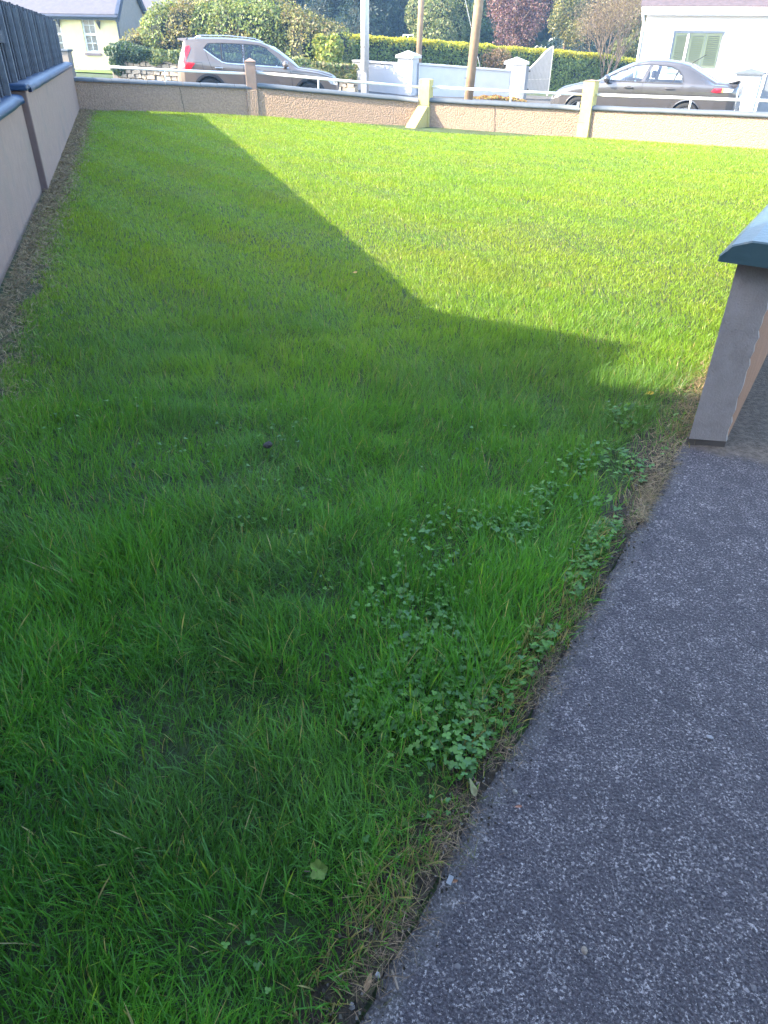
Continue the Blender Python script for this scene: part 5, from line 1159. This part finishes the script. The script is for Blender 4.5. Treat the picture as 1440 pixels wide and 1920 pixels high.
def saloon():
    g = mt['car_glass_clear']
    q3 = [(.86,1.035), (.55,1.19), (.22,1.325), (-.10,1.365), (-.145,1.365), (-.04,1.025)]   # front door
    q2 = [(-.235,1.365), (-.66,1.335), (-.83,1.265), (-.775,1.03), (-.13,1.025)]
    q1 = [(-.86,1.25), (-.955,1.17), (-1.03,1.05), (-1.015,1.032), (-.805,1.03)]
    spec = dict(paint=mt['paint_mauve'], wheels=(1.42,-1.215), wheel_z=.32, tyre=.325, arch=.365, clad=.018, clad_mat=mt['paint_mauve'], crown=.075,
        top=[(-2.285,.66),(-2.28,1.02),(-2.24,1.085),(-2.18,1.09),(-1.92,1.075),(-1.78,1.09),(-1.3,1.31),(-1.10,1.40),(-.85,1.455),(-.5,1.487),(-.1,1.485),(.20,1.42),(.55,1.27),(1.02,1.03),(1.10,1.01),(1.5,.955),(1.9,.86),(2.12,.76),(2.22,.66),(2.285,.50)],
        belt=[(-2.285,.60),(-2.26,.92),(-2.1,1.0),(-1.6,1.02),(-1,1.015),(0,1.0),(1.0,.955),(1.5,.885),(1.9,.78),(2.15,.66),(2.285,.44)],
        half=[(-2.285,.62),(-2.25,.74),(-2.1,.82),(-1.8,.86),(-1.2,.88),(0,.878),(1.2,.88),(1.7,.86),(1.95,.81),(2.12,.72),(2.22,.60),(2.285,.42)],
        roofhalf=[(-2.285,.60),(-2.0,.70),(-1.6,.66),(-1.1,.57),(-.5,.565),(.1,.575),(.6,.64),(1.05,.76),(1.6,.74),(2.0,.62),(2.285,.36)],
        low=[(-2.285,.40),(-2.1,.30),(-1.7,.22),(-1,.20),(1,.20),(1.8,.20),(2.15,.22),(2.285,.30)],
        shield=(.19,1.03), rear=(-1.79,-1.08), side_windows=[(q1,g),(q2,g),(q3,g)],
        seams=[[(-.10,1.0),(-.115,.6),(-.105,.30)], [(-1.06,1.01),(-.98,.84),(-.86,.68),(-.80,.5),(-.79,.30)], [(.93,.98),(.98,.8),(.98,.5),(.96,.30)], [(.98,.93),(1.5,.86),(2.0,.70)], [(-1.75,1.0),(-1.72,.80),(-1.62,.62)]],
        trims=[([(.88,1.022),(-.04,1.012),(-1.035,1.018)],.022,mt['trim']), ([(.86,1.05),(.55,1.205),(.22,1.34),(-.10,1.38),(-.66,1.35),(-.85,1.28),(-.97,1.18),(-1.05,1.04)],.014,mt['trim']), ([(-.19,1.37),(-.085,1.02)],.075,mt['paint_mauve']), ([(-.845,1.26),(-.79,1.03)],.022,mt['trim'])],
        lamps=[('tail_light',[(-1.76,.955),(-1.70,.885),(-1.82,.865),(-1.93,.875),(-1.93,.965)],mt['red_lens'],'red part of the tail light'), ('tail_light',[(-1.935,.965),(-1.935,.875),(-1.97,.875),(-1.975,.965)],mt['amber'],'amber sliver of the tail light'), ('tail_light',[(-1.98,.965),(-1.975,.875),(-2.16,.895),(-2.18,.955)],mt['clear_lens'],'clear part of the tail light'),
               ('headlight',[(2.20,.66),(2.17,.54),(1.98,.60),(1.75,.73),(1.92,.73)],mt['clear_lens'],None)],
        handles=[(.22,.895),(-.76,.905)], handle_mat=mt['paint_mauve'], fuel=(-1.28,.90,.075), fuel_side=1, mirror=(.74,1.0), mirror_mat=mt['paint_mauve'], seat_x=.12, seat_top=1.03, dash=.98, driver=1,
        creases=[([(-1.7,.80),(.0,.79),(.96,.775)],.014,mt['seam'])])
    zc = 18.0; P = at(1195, 165, zc); yaw = math.radians(180-28)       # bonnet points left and away
    hd = np.array([math.cos(yaw), math.sin(yaw)]); nl = np.array([-hd[1], hd[0]]); c = P[:2]-nl*.88; zg = -.385
    root, sy, strip, patch = build_car('parked_car', 'grey-mauve saloon car with rear spoiler parked behind the right part of the street wall', (c[0], c[1], zg), yaw, math.radians(-.6), spec, 1.03)
    obj('spoiler', MB().prism([(-2.02,-.66,1.075),(-2.30,-.62,1.155),(-2.30,-.62,1.135),(-2.1,-.66,1.06)], (0, 1.30, 0)), mt['paint_mauve'], root, bevel=.008)
    obj('aerial', MB().tube([(-1.02, 0, 1.42), (-1.30, .0, 1.60)], .007, 5), mt['trim'], root)
    obj('number_plate', box((-2.300, -.26, .70), (-2.286, .26, .81)), mt['white_metal'], root)
    obj('rear_bumper', box((-2.30, -.60, .34), (-2.284, .60, .50)), mt['trim'], root, bevel=.01)
    obj('dash_card', box((.55, .2, 1.02), (.62, .48, 1.05)), mt['white_metal'], root)
saloon()
# ------------------------------------------------------------------ lawn grass
def inside_lawn(x, y):
    """signed clearances: from left wall, from path / right wall edge"""
    rel = np.stack([x-LW0[0], y-LW0[1]], 1); dl = rel@LWN
    rp = np.stack([x-PE0[0], y-PE0[1]], 1); dp = -(rp@PEN)
    rr = np.stack([x-RW0[0], y-RW0[1]], 1); dr = -(rr@np.array([RWD[1], -RWD[0]]))
    dpr = np.where(y < 2.78, dp, dr)
    # distance in front of the street wall
    df = np.full(len(x), 99.)
    for i in range(4):
        a, b = FW[i], FW[i+1]; d = (b-a)/np.linalg.norm(b-a); n = np.array([-d[1], d[0]]); t = (x-a[0])*d[0]+(y-a[1])*d[1]
        m = (t > -.6) & (t < np.linalg.norm(b-a)+.6); df = np.where(m, np.minimum(df, -((x-a[0])*n[0]+(y-a[1])*n[1])), df)
    return dl, dpr, df
def blades(x, y, z, L, w, az, lean, K, col, name, m, label, curl=.5, twist=None):
    n = len(x); tw = rng.uniform(0, 2*PI, n) if twist is None else twist
    dx, dy = np.cos(az), np.sin(az); sx, sy = np.cos(tw), np.sin(tw); V = np.zeros((n, 2*K+1, 3), np.float32)
    for k in range(K+1):
        t = k/K; out = L*np.sin(lean)*(t*(1-curl)+curl*t*t); upz = L*(np.cos(lean)*t+ (1-np.cos(lean))*.15*t*(1-t))
        ww = w*(1-.25*t) if k < K else 0
        if k < K:
            for j, s in ((2*k, -1), (2*k+1, 1)):
                V[:, j, 0] = x+dx*out+s*sx*ww/2; V[:, j, 1] = y+dy*out+s*sy*ww/2; V[:, j, 2] = z+upz
        else:
            V[:, 2*K, 0] = x+dx*out; V[:, 2*K, 1] = y+dy*out; V[:, 2*K, 2] = z+upz
    I = (np.arange(n)*(2*K+1))[:, None]; quads = [np.array([2*k, 2*k+1, 2*k+3, 2*k+2]) for k in range(K-1)]
    F = []
    if K > 1: F.append(np.concatenate([I+q for q in quads]))
    F.append(I+np.array([2*K-2, 2*K-1, 2*K]))
    o = obj(name, (V.reshape(-1, 3), F), m, col=np.repeat(col, 2*K+1, 0)); tag(o, label, None, kind='stuff'); return o
def lawn_grass():
    def cam_zc(x, y): return fwd[1]*y+ -fwd[2]*CAM_H
    def scatter(y0, y1, dens):
        xl, xr = -.62*(y1*.84+.85)-.3, .62*(y1*.84+.85)+.3
        n = int((xr-xl)*(y1-y0)*dens); x = rng.uniform(xl, xr, n); y = rng.uniform(y0, y1, n)
        zc = cam_zc(x, y); k = np.abs(x) < .585*zc+.12
        return x[k], y[k], zc[k]
    bands = [(.42, 1.0, 21000), (1.0, 1.6, 18500), (1.6, 2.3, 15500), (2.3, 3.2, 12500), (3.2, 4.6, 9000), (4.6, 6.5, 7000), (6.5, 9, 5000), (9, 12.5, 3600), (12.5, 16.5, 2600), (16.5, 20.6, 2100)]
    tot = 0
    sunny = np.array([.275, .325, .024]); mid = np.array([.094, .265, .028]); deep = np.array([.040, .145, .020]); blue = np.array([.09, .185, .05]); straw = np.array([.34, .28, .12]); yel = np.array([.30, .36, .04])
    for (y0, y1, dn) in bands:
        x, y, zc = scatter(y0, y1, dn); dl, dp, df = inside_lawn(x, y)
        wob = .10*(vn(x, y, .35, 71)-.5)+.07*(vn(x, y, .12, 72)-.5)
        strip_l = .09+.24*(vn(y, y*0, 1.3, 73)-.35)+wob*2
        keep = (dl > strip_l*np.clip(.3+vn(x, y, .1, 74), .3, 1)) & (df > .02) & (dp > -.034+.055*vn(x, y, .07, 75))
        bare = (y > 2.0) & (y < 4.3) & (dp < .04+.24*sstep(4.2, 2.75, y)*sstep(1.9, 2.7, y)*(.4+vn(x, y, .3, 76)))
        keep &= ~(bare & (rng.random(len(x)) < .8))
        thin = vn(x, y, .22, 77)*vn(x, y, .8, 78); keep &= rng.random(len(x)) < np.clip(.5+.5*sstep(2.5, 5, zc)+thin*3.0, 0, 1)
        x, y, zc, dl, dp = x[keep], y[keep], zc[keep], dl[keep], dp[keep]; n = len(x); z = lawn_z(x, y)-.012
        far = sstep(2.0, 6.0, zc); tuft = vn(x, y, .16, 79); big = vn(x, y, .9, 80)
        L = (.040+.080*tuft**1.3+.040*rng.random(n)**2)*(1-far)+(.022+.020*rng.random(n))*far; L *= .75+.5*big
        L *= np.clip(.5+dp*4, .5, 1)
        w = np.maximum(.0024, .00085*zc**.85)*rng.uniform(.5, 1.3, n)*np.where(rng.random(n) < .14, 1.7, 1)
        az = 2*PI*1.6*vn(x, y, .2, 81)+rng.normal(0, 1.5, n); lean = np.clip(rng.normal(.55, .32, n)+.35*(1-far)*(vn(x, y, .3, 82)-.35), .05, 1.35)
        c = mid*(1-far[:, None])+ (sunny*.7+mid*.3)*far[:, None]  # sunlit yellow is put into far grass, shaded green into near grass
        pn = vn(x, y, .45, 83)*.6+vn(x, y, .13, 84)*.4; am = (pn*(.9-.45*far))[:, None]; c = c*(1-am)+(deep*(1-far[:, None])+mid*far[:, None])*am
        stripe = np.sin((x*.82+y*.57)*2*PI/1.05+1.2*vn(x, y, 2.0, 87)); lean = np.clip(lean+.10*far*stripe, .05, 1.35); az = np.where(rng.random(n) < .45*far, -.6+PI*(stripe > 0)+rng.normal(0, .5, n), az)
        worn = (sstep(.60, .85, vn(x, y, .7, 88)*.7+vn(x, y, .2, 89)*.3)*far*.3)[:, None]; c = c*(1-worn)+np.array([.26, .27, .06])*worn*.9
        fz = (sstep(.55, .8, vn(x, y, .5, 85))*(1-.75*far)*.6)[:, None]; c = c*(1-fz)+blue*fz
        u = rng.random(n)[:, None]; c = np.where(u < .022, straw, np.where(u < .06, c*.5+yel*.5, c)); c = np.where((dp < .10)[:, None] & (rng.random(n)[:, None] < .4), straw*.8, c)
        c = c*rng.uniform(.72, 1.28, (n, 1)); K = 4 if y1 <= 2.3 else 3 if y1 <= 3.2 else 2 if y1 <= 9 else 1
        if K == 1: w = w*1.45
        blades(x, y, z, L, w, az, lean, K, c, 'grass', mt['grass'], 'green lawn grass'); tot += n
    pass
lawn_grass()
def dry_litter():
    # dead mown grass along the foot of the left wall, beside the right wall end and on the path margin
    def put(x, y, n, L, w, cols, zoff=.012):
        z = lawn_z(x, y)+rng.random(n)*zoff; blades(x, y, z, rng.uniform(.6, 1.3, n)*L, w, rng.uniform(0, 2*PI, n), rng.normal(1.36, .14, n), 2, pal(cols, n), 'dry_grass', mt['dry'], 'dead straw-coloured grass clippings')
    st = [(.30,.21,.12), (.20,.14,.085), (.36,.27,.155), (.12,.09,.055), (.20,.18,.08)]
    n = 34000; s = -4.8+20.2*rng.random(n); off = np.abs(rng.normal(-.02, .14, n))-.03*(.6+.8*vn(s, s*0, .8, 73)); p = lw(0)+LWD*s[:, None]+LWN*(off[:, None]+.01); y = p[:, 1]
    put(p[:, 0], y, n, .06, np.maximum(.0030, .0010*(y*.83+.8)), st, .03)
    n = 4200; s = rng.uniform(-.75, 1.5, n); off = np.abs(rng.normal(0, .12, n))*sstep(-.9, .1, s)*(1-.5*sstep(.4, 1.5, s))+.01; p = RW0+RWD*s[:, None]-np.array([RWD[1], -RWD[0]])*off[:, None]; put(p[:, 0], p[:, 1], n, .05, .0024, st, .02)
    n = 7500; s = rng.uniform(-.1, 2.4, n); cl = vn(s, s*0, .10, 91); k = rng.random(n) < cl**2*1.6+.05; s = s[k]; n = len(s); off = rng.normal(.006, .030, n); p = PE0+PED*s[:, None]-PEN*off[:, None]; 
    z = np.where(off < 0, .016, .0)+rng.random(n)*.014; blades(p[:, 0], p[:, 1], z, rng.uniform(.018, .05, n), np.full(n, .0014), rng.uniform(0, 2*PI, n), rng.normal(1.40, .12, n), 2, pal([(.20,.135,.08), (.13,.085,.055), (.26,.18,.11), (.07,.055,.035), (.10,.11,.03)], n), 'dry_grass', mt['dry'], 'dead straw-coloured grass clippings')
    # soil crumbs on the worn margin
    n = 2600; s = rng.uniform(-.1, 2.5, n); off = rng.normal(-.005, .035, n); p = PE0+PED*s[:, None]+PEN*(off[:, None]); P = np.stack([p[:, 0], p[:, 1], np.where(off > .02, .012, .006)], 1)
    V, F, C = leaves(P, rng.normal(size=(n, 3))+np.array([0, 0, 1.]), rng.uniform(.0015, .006, n), pal([(.015,.013,.010), (.03,.025,.018), (.02,.017,.013), (.16,.145,.135), (.07,.055,.04)], n), .8); tag(obj('soil_crumbs', (V, F), mt['dry'], col=C), 'dark soil crumbs and grit along the path margin', kind='stuff')
dry_litter()
def weeds():
    # lobed clover-like leaves on short stalks: ground cover beside the path
    TV = [(0, 0, 0)]; TF = []
    for k in range(3):
        a0 = 2*PI*k/3; c = len(TV); TV.append((.52*math.cos(a0), .52*math.sin(a0), .04))
        for i in range(9):
            t = 2*PI*i/9+PI; r_ = .50*(1-.16*(i == 4 or i == 5)); px_, py_ = .52+r_*math.cos(t), r_*.92*math.sin(t)
            TV.append((px_*math.cos(a0)-py_*math.sin(a0), px_*math.sin(a0)+py_*math.cos(a0), .16*abs(py_)+.02))
        TF += [(c, c+1+i, c+1+(i+1) % 9) for i in range(9)]
    T = np.array(TV); nT = len(T); FT = np.array(TF)
    def scat(n, pts_fn, smin, smax, cols, name, label, hmin=.012, hmax=.055):
        x, y = pts_fn(n); dl, dp, df = inside_lawn(x, y); k = (dp > .012) & (dl > .1) & (df > .1); x, y = x[k], y[k]; n = len(x)
        s = rng.uniform(smin, smax, n); a = rng.uniform(0, 2*PI, n); tx, ty = rng.normal(0, .35, n), rng.normal(0, .35, n)-.15
        X = T[None, :, 0]*s[:, None]; Y = T[None, :, 1]*s[:, None]; Zz = T[None, :, 2]*s[:, None]
        xr = X*np.cos(a)[:, None]-Y*np.sin(a)[:, None]; yr = X*np.sin(a)[:, None]+Y*np.cos(a)[:, None]; zr = Zz+xr*tx[:, None]+yr*ty[:, None]
        z0 = lawn_z(x, y)+rng.uniform(hmin, hmax, n); V = np.stack([x[:, None]+xr, y[:, None]+yr, z0[:, None]+zr], 2).reshape(-1, 3)
        F = (np.arange(n)*nT)[:, None, None]+FT[None]; o = obj(name, (V, F.reshape(-1, 3)), mt['grass'], col=np.repeat(pal(cols, n), nT, 0)); tag(o, label, kind='stuff')
    g = [(.095,.215,.036), (.07,.165,.032), (.12,.245,.044), (.08,.185,.055)]
    def near_path(n):
        s = rng.uniform(.55, 2.0, n); o = rng.random(n)**1.3*.62*np.clip(1.25-abs(s-1.25), .3, 1); k = rng.random(n) < (.02+1.1*sstep(.35, .75, vn(s, o, .16, 95)))*(1-.75*sstep(.25, .6, o)); s, o = s[k], o[k]; p = PE0+PED*s[:, None]-PEN*(o[:, None]+.02); return p[:, 0], p[:, 1]
    scat(4600, near_path, .006, .0135, g, 'clover', 'clover and buttercup leaves spreading beside the path')
    def by_wall(n):
        s = rng.uniform(1.9, 2.9, n); o = rng.random(n)*.35; p = PE0+PED*s[:, None]-PEN*(o[:, None]+.02); k = vn(p[:, 0], p[:, 1], .16, 96) > .42; return p[k, 0], p[k, 1]
    scat(700, by_wall, .007, .015, g, 'clover', 'clover leaves near the foot of the right wall end')
    def all_over(n):
        x = rng.uniform(-2.6, 1.3, n); y = rng.uniform(.5, 3.2, n); k = (vn(x, y, .24, 97) > .60) & (vn(x, y, 1.1, 98) > .35); return x[k], y[k]
    scat(2600, all_over, .005, .011, g, 'clover', 'patches of clover scattered through the near lawn')
weeds()
def small_things():
    def leaf_thing(px, py, size, cols, label, name='fallen_leaf', lift=.045, lobed=False, group=None, a=0.0, tilt=(.3, -.2)):
        P = on_z(px, py, lift); P = on_z(px, py, lift+float(lawn_z(P[0], P[1]))); r = thing(name, P, label, 'leaf', group); r.rotation_euler = (tilt[0], tilt[1], a)
        k = 16; V = [(0, 0, 0)]
        for i in range(k):
            t = 2*PI*i/k; rr = size*(.62+.38*abs(math.cos(t*2.5))**.7) if lobed else size*(1-.45*abs(math.sin(t)))
            V.append((rr*math.cos(t), rr*math.sin(t)*(1 if lobed else .6), size*.18*math.sin(t*2)+.12*size*(abs(math.sin(t)))))
        obj('blade', (V, [(0, i+1, (i+1) % k+1) for i in range(k)]), mat('leaf_'+label.split()[0], cols, .7, tuple(c*.6 for c in cols), 60), r)
        obj('stalk', MB().tube([(-size*.9, 0, .002), (-size*1.5, size*.1, -.002)], .0012, 5), mt['bark'], r)
    leaf_thing(597, 1630, .022, (.13,.21,.035), 'pale green maple leaf lying on the long grass near the bottom', lobed=True, lift=.06, tilt=(.7, -.4))
    leaf_thing(886, 1476, .024, (.19,.18,.075), 'olive withered leaf standing in the grass at the path edge', lift=.03, a=1.8)
    leaf_thing(1216, 738, .028, (.60,.42,.05), 'yellow leaf on the lawn edge left of the grey wall end', lift=.03)
    leaf_thing(664, 511, .026, (.55,.34,.10), 'orange-brown leaf on the shaded middle of the lawn', lift=.03)
    leaf_thing(850, 1652, .010, (.30,.15,.08), 'russet scrap of leaf on the path edge beside the grey stone chip', lift=.02)
    leaf_thing(690, 1842, .017, (.33,.20,.10), 'brown curled leaf on dead grass at the very bottom path edge', lift=.018, a=1.2)
    leaf_thing(972, 1512, .009, (.36,.16,.10), 'tiny red-brown leaf on the worn path margin', lift=.018)
    def stone(px, py, r_, c, label, flat=.6, lift=.016, name='pebble', seed=1):
        P = on_z(px, py, lift); R = random.Random(seed); V, F = ball((0, 0, 0), (r_, r_*.75, r_*flat), 9, 6); V = [(v[0]*R.uniform(.8, 1.15), v[1]*R.uniform(.8, 1.15), v[2]*R.uniform(.8, 1.1)+r_*flat*.6) for v in V]
        P[2] = lift-.004; o = obj(name, (V, F), mat('stone_'+label.split()[0]+str(px), c, .85, tuple(v*.75 for v in c), 90, bump=.4, bscale=120), None, loc=P); o.rotation_euler = (0, 0, R.uniform(0, 3)); tag(o, label, 'stone' if name == 'pebble' else 'clod'); return o
    stone(1096, 1782, .0085, (.25,.195,.145), 'buff crumb of stone lying alone on the lower path', .7, seed=2)
    stone(1331, 1381, .009, (.27,.255,.25), 'flat pale pebble on the right side of the path', .35, seed=3)
    stone(708, 1828, .0065, (.30,.30,.32), 'small white stone chip at the very bottom path edge', .7, seed=5)
    stone(966, 1484, .007, (.24,.215,.185), 'cream pebble at the grass margin above the dead grass clump', .7, seed=6)
    stone(503, 836, .026, (.030,.024,.020), 'dark clod of soil sitting in the middle of the shaded lawn', .55, lift=.05, name='soil_clod', seed=7)
    P = on_z(843, 1652, .02); o = obj('stone_chip', MB().box((-.0055, -.010, 0), (.0055, .010, .007)), mat('slate_chip', (.20,.20,.20), .8), None, loc=P, rot=(.1, .1, -.45), bevel=.001); tag(o, 'angular grey stone chip on the worn path edge', 'stone')
    P = on_z(738, 1838, .016); o = obj('twig', MB().tube([(0, .016, .002), (.002, 0, .003), (.005, -.018, .002)], [.0022, .0026, .002], 6), mt['twig'], None, loc=P, rot=(0, 0, .2)); tag(o, 'short brown twig lying on the lower path margin', 'twig')
small_things()

# ------------------------------------------------------------------ thin blue haze added to imitate veiling lens glare
def glare_haze():
    m = bpy.data.materials.new('glare_haze'); m.use_nodes = True; nt = m.node_tree; nt.nodes.remove(nt.nodes['Principled BSDF'])
    v = nt.nodes.new('ShaderNodeVolumePrincipled'); v.inputs['Color'].default_value = (.34,.62,1.0,1); v.inputs['Density'].default_value = .0011; v.inputs['Anisotropy'].default_value = 0.0
    nt.links.new(v.outputs[0], nt.nodes['Material Output'].inputs['Volume'])
    o = obj('glare_haze', box((-98, -43, -3), (98, 98, 15.5)), m); tag(o, kind='stuff')
glare_haze()
